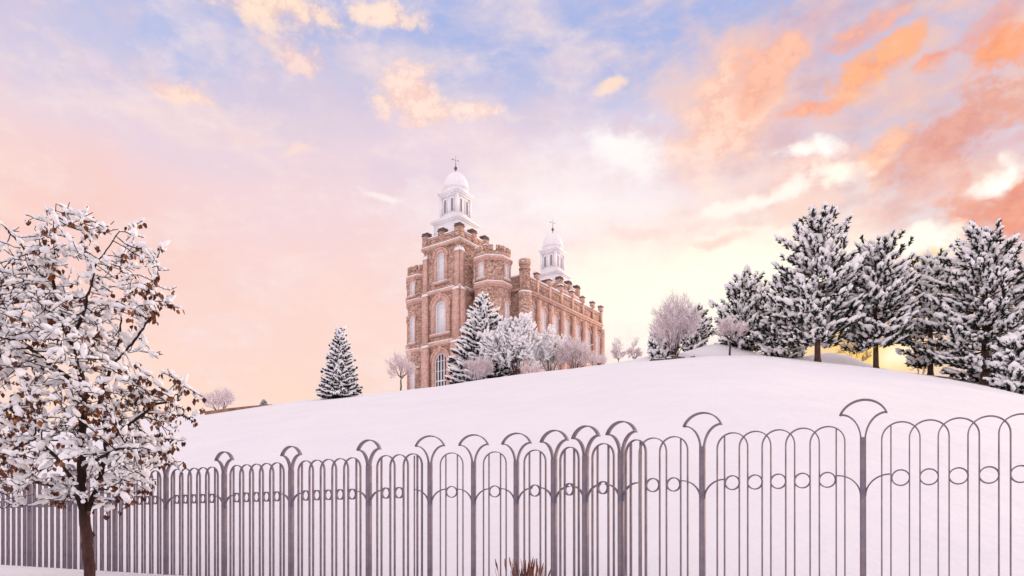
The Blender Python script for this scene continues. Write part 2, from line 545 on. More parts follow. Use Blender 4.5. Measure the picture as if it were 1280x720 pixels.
# ------------------------------------------------------------------ mesh builder
class MB:
    def __init__(s):
        s.v, s.f, s.n = [], [], 0
        s.mi = []

    def add(s, verts, faces, mi=0):
        verts = np.asarray(verts, dtype=np.float32).reshape(-1, 3)
        s.v.append(verts)
        for q in faces:
            s.f.append([i + s.n for i in q])
            s.mi.append(mi)
        s.n += len(verts)

    def box(s, x0, x1, y0, y1, z0, z1, mi=0, T=None):
        v = [(x, y, z) for z in (z0, z1) for y in (y0, y1) for x in (x0, x1)]
        if T:
            v = [T(*p) for p in v]
        s.add(v, [(0, 2, 3, 1), (4, 5, 7, 6), (0, 1, 5, 4), (2, 6, 7, 3), (0, 4, 6, 2), (1, 3, 7, 5)], mi)

    def prism(s, poly, d0, d1, T, mi=0, caps=True):
        """poly in (u, z), extruded along depth d0..d1, T(u, d, z) -> xyz"""
        n = len(poly)
        v = [T(u, d0, z) for u, z in poly] + [T(u, d1, z) for u, z in poly]
        f = [(i, (i + 1) % n, (i + 1) % n + n, i + n) for i in range(n)]
        if caps:
            f += [tuple(range(n - 1, -1, -1)), tuple(range(n, 2 * n))]
        s.add(v, f, mi)

    def band(s, outer, inner, d0, d1, T, mi=0):
        """solid between two open polylines of equal length"""
        n = len(outer)
        v = []
        for d in (d0, d1):
            v += [T(u, d, z) for u, z in outer] + [T(u, d, z) for u, z in inner]
        f = []
        for i in range(n - 1):
            o0, o1, i0, i1 = i, i + 1, n + i, n + i + 1
            f += [(o0, o1, i1, i0), (o0 + 2 * n, i0 + 2 * n, i1 + 2 * n, o1 + 2 * n),
                  (o0, o0 + 2 * n, o1 + 2 * n, o1), (i0, i1, i1 + 2 * n, i0 + 2 * n)]
        for i in (0, n - 1):
            f.append((i, n + i, 3 * n + i, 2 * n + i))
        s.add(v, f, mi)

    def strap(s, path, t, d, T, closed=False, mi=0):
        """flat bar bent along a path in (u, z): thickness t in the plane, depth d across it"""
        p = np.array(path, dtype=float)
        if closed:
            tg = np.roll(p, -1, 0) - np.roll(p, 1, 0)
        else:
            tg = np.gradient(p, axis=0)
        tg /= np.linalg.norm(tg, axis=1)[:, None] + 1e-9
        nr = np.stack([-tg[:, 1], tg[:, 0]], 1) * t / 2
        o, i = p + nr, p - nr
        if closed:
            o = np.vstack([o, o[:1]])
            i = np.vstack([i, i[:1]])
        s.band([tuple(q) for q in o], [tuple(q) for q in i], -d / 2, d / 2, T, mi)

    def tube(s, pts, rads, sides=6, mi=0, cap=True):
        pts = [Vector(p) for p in pts]
        n = len(pts)
        ref = Vector((0.31, 0.87, 0.13)).normalized()
        V = []
        for i, p in enumerate(pts):
            d = (pts[min(i + 1, n - 1)] - pts[max(i - 1, 0)])
            if d.length < 1e-7:
                d = Vector((0, 0, 1))
            d.normalize()
            a = d.cross(ref)
            if a.length < .05:
                a = d.cross(Vector((1, 0, 0)))
            a.normalize()
            b = d.cross(a)
            for k in range(sides):
                an = 2 * PI * k / sides
                V.append(p + (a * math.cos(an) + b * math.sin(an)) * rads[i])
        f = []
        for i in range(n - 1):
            for k in range(sides):
                k2 = (k + 1) % sides
                f.append((i * sides + k, i * sides + k2, (i + 1) * sides + k2, (i + 1) * sides + k))
        if cap:
            f.append(tuple(range(sides - 1, -1, -1)))
            f.append(tuple(range((n - 1) * sides, n * sides)))
        s.add([tuple(q) for q in V], f, mi)

    def build(s, name, mats, parent=None, smooth=False):
        me = bpy.data.meshes.new(name)
        v = np.vstack(s.v) if s.v else np.zeros((0, 3))
        if isinstance(mats, str):
            mats = [mats]
        for q in mats:
            me.materials.append(MT[q])
        nl = sum(len(q) for q in s.f)
        me.vertices.add(len(v))
        me.vertices.foreach_set('co', v.astype(np.float32).ravel())
        me.loops.add(nl)
        me.loops.foreach_set('vertex_index', np.fromiter((i for q in s.f for i in q), dtype=np.int32, count=nl))
        me.polygons.add(len(s.f))
        tot = np.array([len(q) for q in s.f], dtype=np.int32)
        me.polygons.foreach_set('loop_start', np.concatenate([[0], np.cumsum(tot)[:-1]]).astype(np.int32))
        me.polygons.foreach_set('loop_total', tot)
        me.polygons.foreach_set('material_index', np.array(s.mi, dtype=np.int32))
        if smooth:
            me.polygons.foreach_set('use_smooth', np.ones(len(s.f), dtype=bool))
        me.update(calc_edges=True)
        me.validate()
        o = bpy.data.objects.new(name, me)
        col.objects.link(o)
        if parent is not None:
            o.parent = parent
        return o


def fixn(o):
    """outward normals"""
    import bmesh
    bm = bmesh.new()
    bm.from_mesh(o.data)
    bmesh.ops.recalc_face_normals(bm, faces=bm.faces)
    bm.to_mesh(o.data)
    bm.free()
    return o


def thing(name, label, cat, loc=(0, 0, 0), rz=0.0, group=None):
    o = bpy.data.objects.new(name, None)
    o.empty_display_size = .3
    o.location = loc
    o.rotation_euler = (0, 0, rz)
    o['label'] = label
    o['category'] = cat
    if group:
        o['group'] = group
    col.objects.link(o)
    return o


def tag(o, label, cat, group=None):
    o['label'] = label
    o['category'] = cat
    if group:
        o['group'] = group
    return o


ICO_V, ICO_F = None, None


def ico(sub):
    import bmesh
    bm = bmesh.new()
    bmesh.ops.create_icosphere(bm, subdivisions=sub, radius=1)
    v = np.array([q.co[:] for q in bm.verts])
    f = [[q.index for q in p.verts] for p in bm.faces]
    bm.free()
    return v, f


rng = np.random.default_rng(11)
random.seed(11)
BLOBS = []
for k in range(10):
    v, f = ico(2)
    vv = []
    off = Vector((k * 7.3, 1.1 * k, 3.0))
    for p in v:
        q = Vector(p)
        r = 1 + .6 * mnoise.noise(q * 1.5 + off) + .42 * mnoise.noise(q * 3.9 + off)
        vv.append(p * r)
    BLOBS.append((np.array(vv), f))
BLOBS_LO = []
for k in range(10):
    v, f = ico(1)
    vv = []
    off = Vector((k * 5.1, 2.1 * k, 9.0))
    for p in v:
        q = Vector(p)
        r = 1 + .6 * mnoise.noise(q * 1.7 + off)
        vv.append(p * r)
    BLOBS_LO.append((np.array(vv), f))


def rotm(d, roll=0.0):
    """columns: x along d, y level-ish, z up-ish"""
    d = Vector(d).normalized()
    up = Vector((0, 0, 1))
    y = up.cross(d)
    if y.length < .15:
        y = Vector((math.cos(roll), math.sin(roll), 0))
        y -= d * y.dot(d)
    y.normalize()
    z = d.cross(y)
    return np.array([d[:], y[:], z[:]]).T


def put_blob(mb, c, d, sx, sy, sz, lo=False, mi=0):
    v, f = random.choice(BLOBS_LO if lo else BLOBS)
    mb.add((v * (sx, sy, sz)) @ rotm(d, random.random() * 6).T + np.array(c), f, mi)


# ------------------------------------------------------------------ terrain
CREST = np.array([(-500, 545), (-100, 540), (60, 530), (180, 522), (260, 514), (340, 505.5), (400, 497), (450, 492), (500, 486.5), (560, 478.5), (600, 473),
                  (640, 469), (700, 461), (750, 453.5), (800, 447.5), (850, 444), (900, 443), (950, 443.5), (1000, 447), (1060, 453), (1100, 458), (1150, 466),
                  (1200, 473.5), (1240, 481), (1280, 489.5), (1360, 508), (1500, 540), (2000, 600), (2600, 630)], dtype=float)
_cx = np.arange(-500, 2600, 10.0)
_cy = np.interp(_cx, CREST[:, 0], CREST[:, 1])
_k = np.hanning(15)
_k /= _k.sum()
_cy = np.convolve(np.pad(_cy, 7, 'edge'), _k, 'valid')
YC = 64.0


def hgt(X, Y):
    X = np.asarray(X, dtype=float)
    Y = np.asarray(Y, dtype=float)
    Ys = np.maximum(Y, 7.0)
    px = HX + F * X / Ys
    s = (HY - np.interp(px, _cx, _cy)) / F
    y0 = np.clip(14372 / np.maximum(px + 839, 200), 6.0, 22.0) + 1.6
    k = (s * y0 - GROUND) / (YC - y0) ** 2
    near = s * Ys - k * (YC - Ys) ** 2
    Yf = np.minimum(Ys, 260)
    far = s * Yf - .0003 * (Yf - YC) ** 2 - np.maximum(Ys - 260, 0) * .02
    h = np.where(Ys < YC, near, far)
    # soft foot of the bank
    d = h - GROUND
    h = GROUND + np.where(d > 0, np.sqrt(d * d + .04) - .2, 0)
    h = np.where(Y < y0, GROUND, h)
    # mounds on the crest
    for (mx, my, a, sx, sy) in ((898, 74, 1.35, 3.6, 3.2), (1046, 70, 1.2, 3.0, 2.2), (838, 70, .55, 3.0, 2.0)):
        cx = (mx - HX) / F * my
        h = h + a * np.exp(-((X - cx) / sx) ** 2 - ((Y - my) / sy) ** 2)
    amp = np.clip((Y - y0) / 25, 0, 1)
    h = h + amp * .17 * (np.sin(X * .31 + 1.3 * np.sin(Y * .13)) * np.sin(Y * .22 + .8 * np.sin(X * .17)))
    return np.maximum(h, GROUND - 6)


def H(x, y):
    return float(hgt(x, y))


def at(px, Y):
    X = (px - HX) / F * Y
    return X, Y, H(X, Y)


xs = np.concatenate([-np.geomspace(4000, 131, 22), np.arange(-130, -30, 1.6), np.arange(-30, 30, .5), np.arange(30, 150, 1.6), np.geomspace(151, 4000, 22)])
ys = np.concatenate([-np.geomspace(4000, 31, 16), np.arange(-30, 4, 2.0), np.arange(4, 30, .4), np.arange(30, 95, .9), np.arange(95, 270, 3.0), np.geomspace(271, 6000, 20)])
GX, GY = np.meshgrid(xs, ys)
GZ = hgt(GX, GY)
nx, ny = len(xs), len(ys)
mb = MB()
mb.v.append(np.stack([GX.ravel(), GY.ravel(), GZ.ravel()], 1))
mb.n = nx * ny
for j in range(ny - 1):
    for i in range(nx - 1):
        a = j * nx + i
        mb.f.append((a, a + 1, a + 1 + nx, a + nx))
mb.mi = [0] * len(mb.f)
g = mb.build('snow_ground', 'ground', smooth=True)
g['kind'] = 'structure'

# bare earth showing under the pines along the crest
mb = MB()
n = 60
V = []
for i in range(n):
    t = i / (n - 1)
    px = 1078 + t * 178
    wd = (.25 + .9 * math.sin(PI * t) ** .6) * (.6 + .7 * mnoise.noise(Vector((t * 9, 0, 1))))
    yc = 62.5 - 1.5 * t + .8 * mnoise.noise(Vector((t * 5, 3, 1)))
    for q in np.linspace(-1, 1, 7):
        Y = yc + q * wd * 2.0
        X = (px - HX) / F * Y
        V.append((X, Y, H(X, Y) + .03 + .09 * (1 - q * q)))
mb.add(V, [(i * 7 + k, (i + 1) * 7 + k, (i + 1) * 7 + k + 1, i * 7 + k + 1) for i in range(n - 1) for k in range(6)])
o = mb.build('bare_earth', 'earth', smooth=True)
fixn(o)
o['kind'] = 'structure'

# low brown block wall on the left shoulder of the hill
mb = MB()
pts = [(256, 58.5, .30), (285, 59.5, .27), (310, 61, .2), (340, 63.0, .06)]
P = []
for px, Y, hh in pts:
    X, Y, z = at(px, Y)
    P.append((X, Y, z, hh))
for (X0, Y0, z0, h0), (X1, Y1, z1, h1) in zip(P[:-1], P[1:]):
    v = []
    for (X, Y, z, hh) in ((X0, Y0, z0, h0), (X1, Y1, z1, h1)):
        v += [(X, Y, z - .4), (X, Y, z + hh), (X, Y + .35, z + hh), (X, Y + .35, z - .4)]
    mb.add(v, [(0, 1, 5, 4), (1, 2, 6, 5), (2, 3, 7, 6), (0, 3, 2, 1), (4, 5, 6, 7)])
o = fixn(mb.build('retaining_wall', 'block'))
tag(o, 'low brown block wall along the left shoulder of the snowy hill', 'wall')

# ------------------------------------------------------------------ the building
ZB = 26.0
P0 = Vector((-11.16, 150.0, 0))
BRZ = math.atan2(-.587, .81)
temple = thing('stone_temple', 'castellated brown stone temple with two white domed cupolas on the hilltop', 'temple', (P0.x, P0.y, ZB), BRZ)


def Z(h):
    return h - ZB


def face_front(y0):                     # u = x, depth outwards = -y
    return lambda u, d, z: (u, y0 - d, z)


def face_right(x0):                     # u = y, depth outwards = +x
    return lambda u, d, z: (x0 + d, u, z)


def face_oct(cx, cy, ap, k):            # k-th face of an octagon of apothem ap; k=0 looks to -y
    a = -PI / 2 + k * PI / 4
    nx_, ny_ = math.cos(a), math.sin(a)
    tx, ty = -ny_, nx_
    return lambda u, d, z: (cx + nx_ * (ap + d) + tx * u, cy + ny_ * (ap + d) + ty * u, z)


def arch_path(uc, z0, z1, w, n=12):
    r = w / 2
    zs = z1 - r
    p = [(uc - r, z0)]
    p += [(uc - r * math.cos(PI * i / n), zs + r * math.sin(PI * i / n)) for i in range(n + 1)]
    p.append((uc + r, z0))
    return p


def window(T, uc, z0, z1, w, surround=.55, dark=False, mull=2, bars=4, parent=None, depth=.28, key=False):
    """arched window: dressed surround, white frame with glazing bars, pane, sill; a part of its own"""
    ap = arch_path(uc, z0, z1, w)
    mb = MB()
    mb.prism(ap, .02, .05, T)
    pane = fixn(mb.build('window', 'dark_glass' if dark else 'glass', parent or temple))
    mb = MB()
    fr = .09 * w if not dark else .07 * w
    inn = arch_path(uc, z0 + fr, z1 - fr, w - 2 * fr)
    mb.band(ap, inn, .05, .16, T)
    for i in range(1, mull):
        u = uc - w / 2 + w * i / mull
        dz = abs(u - uc)
        top = z1 - w / 2 + math.sqrt(max((w / 2) ** 2 - dz * dz, 0)) - fr * .5
        mb.box(u - .06 - .02 * dark * w, u + .06 + .02 * dark * w, .052, .14, z0 + fr, top, 0, T=lambda a, b, c: T(a, b, c))
    for j in range(1, bars):
        zz = z0 + (z1 - w / 2 - z0) * j / (bars - 1)
        th = .14 if j == bars // 2 else .05
        mb.box(uc - w / 2 + fr, uc + w / 2 - fr, .053, .12, zz - th, zz + th, 0, T=lambda a, b, c: T(a, b, c))
    mb.box(uc - w / 2, uc + w / 2, .05, .16, z0, z0 + fr, 0, T=T)
    fixn(mb.build('frame', 'white', pane))
    if surround:
        mb = MB()
        s2 = surround
        o_ = arch_path(uc, z0 - .05, z1 + s2, w + 2 * s2)
        i_ = arch_path(uc, z0 - .05, z1 + .02, w + .04)
        mb.band(o_, i_, -.05, depth, T)
        o2 = arch_path(uc, z0 - .05, z1 + s2 + .3, w + 2 * s2 + .6)
        i2 = arch_path(uc, z0 - .05, z1 + s2, w + 2 * s2)
        mb.band(o2[1:-1], i2[1:-1], -.05, depth + .16, T)
        if key:
            mb.prism([(uc - .3, z1 + .05), (uc - .42, z1 + s2 + .65), (uc + .42, z1 + s2 + .65), (uc + .3, z1 + .05)], -.04, depth + .26, T)
        fixn(mb.build('surround', 'trim', pane))
        mb = MB()
        mb.box(uc - w / 2 - s2 - .2, uc + w / 2 + s2 + .2, -.05, depth + .3, z0 - .4, z0 - .052, 0, T=T)
        fixn(mb.build('sill', 'trim', pane))
        mb = MB()
        mb.box(uc - w / 2 - s2 - .18, uc + w / 2 + s2 + .18, depth * .2, depth + .28, z0 - .049, z0 + .1, 0, T=T)
        fixn(mb.build('snow', 'snow_far', pane))
    return pane


def snow_strip(mb, x0, x1, y0, y1, z, th=.22):
    """a low pillow of snow on a ledge"""
    e = .12
    v = [(x0, y0, z), (x1, y0, z), (x1, y1, z), (x0, y1, z), (x0 + e, y0 + e, z + th), (x1 - e, y0 + e, z + th), (x1 - e, y1 - e, z + th), (x0 + e, y1 - e, z + th)]
    mb.add(v, [(0, 1, 5, 4), (1, 2, 6, 5), (2, 3, 7, 6), (3, 0, 4, 7), (4, 5, 6, 7), (0, 3, 2, 1)])


def big_tower(x0, x1, y0, y1, name_parent, front=True):
    """square battlemented tower; returns its stone part"""
    mb = MB()
    mb.box(x0, x1, y0, y1, Z(26.5), Z(61.2))
    tw = fixn(mb.build('tower', 'stone', name_parent))
    cx, cy = (x0 + x1) / 2, (y0 + y1) / 2
    # string courses
    sn = MB()
    for (h, th, out) in ((39.7, .75, .55), (51.0, .6, .4), (61.0, .55, .45)):
        mb = MB()
        mb.box(x0 - out, x1 + out, y0 - out, y1 + out, Z(h) - th, Z(h))
        mb.box(x0 - out * .4, x1 + out * .4, y0 - out * .4, y1 + out * .4, Z(h) - th - .28, Z(h) - th - .003, 1)
        fixn(mb.build('string_course', ['trim', 'stone'], tw))
        for (a, b, c, d) in ((x0 - out + .03, x1 + out - .03, y0 - out + .03, y0 - .01), (x1 + .01, x1 + out - .03, y0 - .01, y1 + out - .03),
                             (x0 - out + .03, x0 - .01, y0 - .01, y1 + out - .03)):
            snow_strip(sn, a, b, c, d, Z(h) + .003, .3)
    # corner buttresses in three stages, each with a sloped head
    for bx, sx in ((x0, -1), (x1, 1)):
        mb = MB()
        for (za, zb, wd, out) in ((26.5, 38.95, 1.75, 1.0), (39.71, 50.3, 1.45, .72), (51.01, 58.6, 1.15, .42)):
            for side in range(2):
                if side == 0:
                    T = face_front(y0)
                    u0, u1 = (bx, bx + wd) if sx < 0 else (bx - wd, bx)
                    u0 -= .001 * (sx < 0)
                else:
                    T0 = face_right(x1) if sx > 0 else (lambda u, d, z: (x0 - d, u, z))
                    T = T0
                    u0, u1 = y0 + .02, y0 + .02 + wd
                mb.box(u0, u1, -.1, out, Z(za), Z(zb), 0, T=T)
                pr = [(0, 0), (0, .9), (out, 0)]
                v = [T(u, d - .05, Z(zb) + z + .003) for u in (u0, u1) for d, z in pr]
                mb.add(v, [(0, 1, 2), (3, 5, 4), (0, 2, 5, 3), (1, 4, 5, 2), (0, 3, 4, 1)])
                v = [T(u, d - .02, Z(zb) + z + .12) for u in (u0 - .04, u1 + .04) for d, z in [(0, -.1), (0, .98), (out + .08, -.02), (out + .08, -.2)]]
                sn.add(v, [(0, 1, 2, 3), (4, 7, 6, 5), (1, 5, 6, 2), (2, 6, 7, 3), (0, 3, 7, 4), (0, 4, 5, 1)])
        fixn(mb.build('buttress', 'trim', tw))
    # parapet with panels and five piers a side
    mb = MB()
    t_ = .7
    for (a, b, c, d) in ((x0, x1, y0, y0 + t_), (x0, x1, y1 - t_, y1), (x0, x0 + t_, y0 + t_, y1 - t_), (x1 - t_, x1, y0 + t_, y1 - t_)):
        mb.box(a, b, c, d, Z(61.203), Z(63.0))
    fixn(mb.build('parapet', 'stone', tw))
    for (a, b, c, d) in ((x0, x1, y0 - .1, y0 + t_ + .1), (x0, x1, y1 - t_ - .1, y1 + .1), (x0 - .1, x0 + t_ + .1, y0 + t_, y1 - t_), (x1 - t_ - .1, x1 + .1, y0 + t_, y1 - t_)):
        snow_strip(sn, a, b, c, d, Z(63.0) + .003, .28)
    for i in range(3):
        for j in range(3):
            if i == 1 and j == 1:
                continue
            px_ = (x0 + .45, cx, x1 - .45)[i]
            py_ = (y0 + .45, cy, y1 - .45)[j]
            mb = MB()
            hw = .74
            mb.box(px_ - hw, px_ + hw, py_ - hw, py_ + hw, Z(61.206), Z(63.75))
            mb.box(px_ - hw - .12, px_ + hw + .12, py_ - hw - .12, py_ + hw + .12, Z(63.753), Z(64.0), 1)
            for cx_ in (-1, 1):
                for cy__ in (-1, 1):
                    mb.box(px_ + cx_ * (hw - .3) - .32, px_ + cx_ * (hw - .3) + .32, py_ + cy__ * (hw - .3) - .32, py_ + cy__ * (hw - .3) + .32, Z(64.003), Z(64.4), 1)
            fixn(mb.build('pier', ['stone', 'cap'], tw))
            s1 = MB()
            snow_strip(s1, px_ - hw - .1, px_ + hw + .1, py_ - hw - .1, py_ + hw + .1, Z(64.403), .26)
            fixn(s1.build('snow', 'snow_far', tw))
    # sunk panels of the parapet seen as raised frames
    for T, ca, cb in ((face_front(y0), x0, x1), (face_right(x1), y0, y1)):
        for q in (.29, .71):
            mb = MB()
            uc = ca + (cb - ca) * q
            for (u0, u1, za, zb) in ((-1.5, 1.5, 62.5, 62.75), (-1.5, 1.5, 61.45, 61.65), (-1.5, -1.28, 61.652, 62.498), (1.28, 1.5, 61.652, 62.498), (-.5, .5, 61.9, 62.2)):
                mb.box(uc + u0, uc + u1, .0, .14, Z(za), Z(zb), 0, T=T)
            fixn(mb.build('parapet_panel', 'trim', tw))
    sn.build('snow', 'snow_far', tw)
    return tw


def cupola(cx, cy, k, name_parent):
    """white timber cupola: base with cornice, louvred lantern, cornice, dome, ball and weather vane"""
    zb = 61.3
    top = 79.4

    def zz(h):
        return Z(h)
    hw0, hw1, hl = 3.45 * k, 4.0 * k, 2.25 * k
    mb = MB()
    mb.box(cx - hw0, cx + hw0, cy - hw0, cy + hw0, zz(zb), zz(66.3))
    mb.box(cx - hw0 - .25, cx + hw0 + .25, cy - hw0 - .25, cy + hw0 + .25, zz(66.303), zz(66.55))
    mb.box(cx - hw1, cx + hw1, cy - hw1, cy + hw1, zz(66.553), zz(66.95))
    # sloped apron up to the lantern
    v = [(cx + sx * hw1, cy + sy * hw1, zz(66.953)) for sx, sy in ((-1, -1), (1, -1), (1, 1), (-1, 1))]
    v += [(cx + sx * (hl + .35), cy + sy * (hl + .35), zz(68.0)) for sx, sy in ((-1, -1), (1, -1), (1, 1), (-1, 1))]
    mb.add(v, [(0, 1, 5, 4), (1, 2, 6, 5), (2, 3, 7, 6), (3, 0, 4, 7), (4, 5, 6, 7), (0, 3, 2, 1)])
    cu = fixn(mb.build('cupola', 'white', name_parent))
    mb = MB()
    mb.box(cx - hl, cx + hl, cy - hl, cy + hl, zz(68.003), zz(72.4))
    mb.box(cx - hl - .2, cx + hl + .2, cy - hl - .2, cy + hl + .2, zz(68.004), zz(68.4))
    hc = 2.9 * k
    mb.box(cx - hl - .25, cx + hl + .25, cy - hl - .25, cy + hl + .25, zz(72.403), zz(72.8))
    mb.box(cx - hc + .12, cx + hc - .12, cy - hc + .12, cy + hc - .12, zz(72.803), zz(73.1))
    mb.box(cx - hc, cx + hc, cy - hc, cy + hc, zz(73.103), zz(73.45))
    for sx in (-1, 1):
        for sy in (-1, 1):
            mb.box(cx + sx * hl - .28, cx + sx * hl + .28, cy + sy * hl - .28, cy + sy * hl + .28, zz(68.405), zz(72.395))
    fixn(mb.build('lantern', 'white', cu))
    for T in (face_front(cy - hl), face_right(cx + hl), lambda u, d, z: (cx - hl - d, u, z), lambda u, d, z: (u, cy + hl + d, z)):
        c0 = cy if T(0, 0, 0)[0] != 0 else cx
        horiz = abs(T(1, 0, 0)[0] - T(0, 0, 0)[0]) > .5
        c0 = cx if horiz else cy
        for s in (-1, 1):
            uc = c0 + s * 1.02 * k
            mb = MB()
            mb.prism(arch_path(uc, zz(68.9), zz(71.7), .72 * k), .01, .04, T, 1)
            ap = arch_path(uc, zz(68.9), zz(71.7), .72 * k)
            op = arch_path(uc, zz(68.7), zz(72.0), 1.15 * k)
            mb.band(op, ap, .0, .18, T, 0)
            for j in range(7):
                z_ = zz(69.1 + j * .33)
                mb.box(uc - .36 * k, uc + .36 * k, .042, .1, z_, z_ + .1, 1, T=T)
            fixn(mb.build('louvre', ['white', 'louvre'], cu))
    # drum and ribbed dome (eight sided)
    mb = MB()
    prof = [(2.75, 73.453), (2.75, 74.35), (2.95, 74.4), (2.95, 74.7), (2.68, 74.75)]
    for i in range(1, 10):
        a = PI / 2 * i / 10
        prof.append((2.68 * math.cos(a) + .1, 74.75 + 3.65 * math.sin(a)))
    prof.append((.12, 78.45))
    ns = 16
    V, Fc = [], []
    for r, h in prof:
        for s in range(ns):
            an = 2 * PI * (s + .5) / ns
            rr = r * k * (1.0 + (.035 if s % 2 else -.0))
            V.append((cx + rr * math.cos(an), cy + rr * math.sin(an), zz(h)))
    for i in range(len(prof) - 1):
        for s in range(ns):
            s2 = (s + 1) % ns
            Fc.append((i * ns + s, i * ns + s2, (i + 1) * ns + s2, (i + 1) * ns + s))
    Fc.append(tuple((len(prof) - 1) * ns + s for s in range(ns)))
    mb.add(V, Fc)
    fixn(mb.build('dome', 'white', cu))
    mb = MB()
    v, f = ico(2)
    mb.tube([(cx, cy, zz(78.4)), (cx, cy, zz(79.1)), (cx, cy, zz(79.8)), (cx, cy, zz(81.0)), (cx, cy, zz(82.3))], [.16, .08, .08, .045, .02], 6)
    mb.add(v * .4 * k + np.array((cx, cy, zz(79.4))), f)
    # weather vane: arrow, tail and cross rods
    ax = Vector((.45, .89, 0)).normalized()
    q = Vector((cx, cy, zz(81.2)))
    mb.tube([q - ax * .7, q + ax * .55], [.025, .025], 5)
    for s, l in ((1, .34), (-1, .45)):
        c = q + ax * s * (.5 if s > 0 else .55)
        mb.add([tuple(c + ax * s * l), tuple(c + Vector((0, 0, .12 if s > 0 else .22))), tuple(c + Vector((0, 0, -.12 if s > 0 else -.06))),
                tuple(c + ax * s * l + Vector((.04, -.05, 0))), tuple(c + Vector((.04, -.05, .12 if s > 0 else .22))), tuple(c + Vector((.04, -.05, -.12 if s > 0 else -.06)))],
               [(0, 1, 2), (3, 5, 4), (0, 3, 4, 1), (1, 4, 5, 2), (2, 5, 3, 0)])
    fixn(mb.build('weather_vane', 'bronze', cu))
    sn = MB()
    snow_strip(sn, cx - hc + .02, cx + hc - .02, cy - hc + .02, cy + hc - .02, zz(73.454), .14)
    sn.build('snow', 'snow_far', cu)
    return cu


TX0, TX1, TY0, TY1 = -10.3, 0.0, 0.0, 9.5
tw = big_tower(TX0, TX1, TY0, TY1, temple)
cupola(-5.15, 4.75, 1.0, temple)
Tf = face_front(TY0)
window(Tf, -5.15, Z(52.7), Z(59.1), 2.15, .8, mull=2, bars=5, depth=.4)
window(Tf, -5.15, Z(41.4), Z(48.7), 3.2, 1.1, mull=2, bars=4, depth=.5, key=True)
window(Tf, -5.15, Z(27.0), Z(37.3), 3.4, .8, dark=True, mull=4, bars=5, depth=.5, key=True)
Tr = face_right(TX1)

# octagonal turrets either side
for k, tx in enumerate((4.8, -15.1)):
    cy_, ap = 5.2, 3.75
    mb = MB()

    def octa(mb, apo, za, zb):
        v = []
        for z in (za, zb):
            for i in range(8):
                a = -PI / 2 + PI / 8 + i * PI / 4
                r = apo / math.cos(PI / 8)
                v.append((tx + r * math.cos(a), cy_ + r * math.sin(a), z))
        mb.add(v, [(i, (i + 1) % 8, (i + 1) % 8 + 8, i + 8) for i in range(8)] + [tuple(range(7, -1, -1)), tuple(range(8, 16))])
    octa(mb, ap, Z(26.5), Z(56.4))
    tu = fixn(mb.build('turret', 'stone', temple))
    for (h, th, out) in ((39.7, .7, .4), (51.0, .6, .35), (56.4, .5, .4)):
        mb = MB()
        octa(mb, ap + out, Z(h) - th, Z(h) + .02)
        octa(mb, ap + out * .5, Z(h) - th - .3, Z(h) - th - .003)
        fixn(mb.build('string_course', 'trim', tu))
        mb = MB()
        octa(mb, ap + out - .04, Z(h) + .023, Z(h) + .24)
        fixn(mb.build('snow', 'snow_far', tu))
    mb = MB()
    octa(mb, ap - .05, Z(56.645), Z(57.7))
    sn = MB()
    for i in range(8):
        T = face_oct(tx, cy_, ap, i)
        hw = ap * math.tan(PI / 8)
        for u in (-hw * .5, hw * .5):
            mb.box(u - .45, u + .45, -.6, .06, Z(57.703), Z(58.75), 0, T=T)
            sn.box(u - .47, u + .47, -.62, .1, Z(58.753), Z(58.93), 0, T=T)
    fixn(mb.build('battlement', 'stone', tu))
    octa(sn, ap - .62, Z(57.705), Z(57.85))
    fixn(sn.build('snow', 'snow_far', tu))
    for i in (0, 1, 2, 7, 6):
        if (k == 0 and i in (6,)) or (k == 1 and i in (1, 2)):
            continue
        T = face_oct(tx, cy_, ap, i)
        if i == 1 and k == 0:
            continue
        window(T, 0, Z(52.0), Z(55.3), 1.35, .3, mull=2, bars=3, depth=.2)
        window(T, 0, Z(41.2), Z(47.4), 1.35, .3, mull=2, bars=4, depth=.2)
        window(T, 0, Z(29.5), Z(36.0), 1.35, .3, mull=2, bars=4, depth=.2)

# main body
BX0, BX1, BY0, BY1 = -20.9, 10.6, 8.8, 43.4
mb = MB()
mb.box(BX0, BX1, BY0, BY1, Z(26.5), Z(50.9))
body = fixn(mb.build('main_body', 'stone', temple))
mb = MB()
for (a, b, c, d) in ((BX0, BX1, BY0, BY0 + .6), (BX0, BX1, BY1 - .6, BY1), (BX0, BX0 + .6, BY0 + .6, BY1 - .6), (BX1 - .6, BX1, BY0 + .6, BY1 - .6)):
    mb.box(a, b, c, d, Z(50.903), Z(53.6))
fixn(mb.build('parapet', 'stone', body))
sn = MB()
for (a, b, c, d) in ((BX0, BX1, BY0 - .12, BY0 + .7), (BX1 - .75, BX1 + .15, BY0 + .7, BY1), (BX0 + .5, BX1 - .75, BY0 + .7, BY1)):
    snow_strip(sn, a, b, c, d, Z(53.603) - (1.5 if a == BX0 + .5 else 0), .35)
mb = MB()
Tb = face_right(BX1)
mb.box(BY0, BY1, -.02, .4, Z(50.4), Z(50.9), 0, T=Tb)
mb.box(BY0, BY1, -.02, .2, Z(50.0), Z(50.397), 0, T=Tb)
mb.box(TX1 + 1, BX1, -.02, .35, Z(50.4), Z(50.9), 0, T=face_front(BY0))
mb.box(BY0, BY1, -.02, .5, Z(38.9), Z(39.7), 0, T=Tb)
fixn(mb.build('string_course', 'trim', body))
bay = (BY1 - BY0) / 7
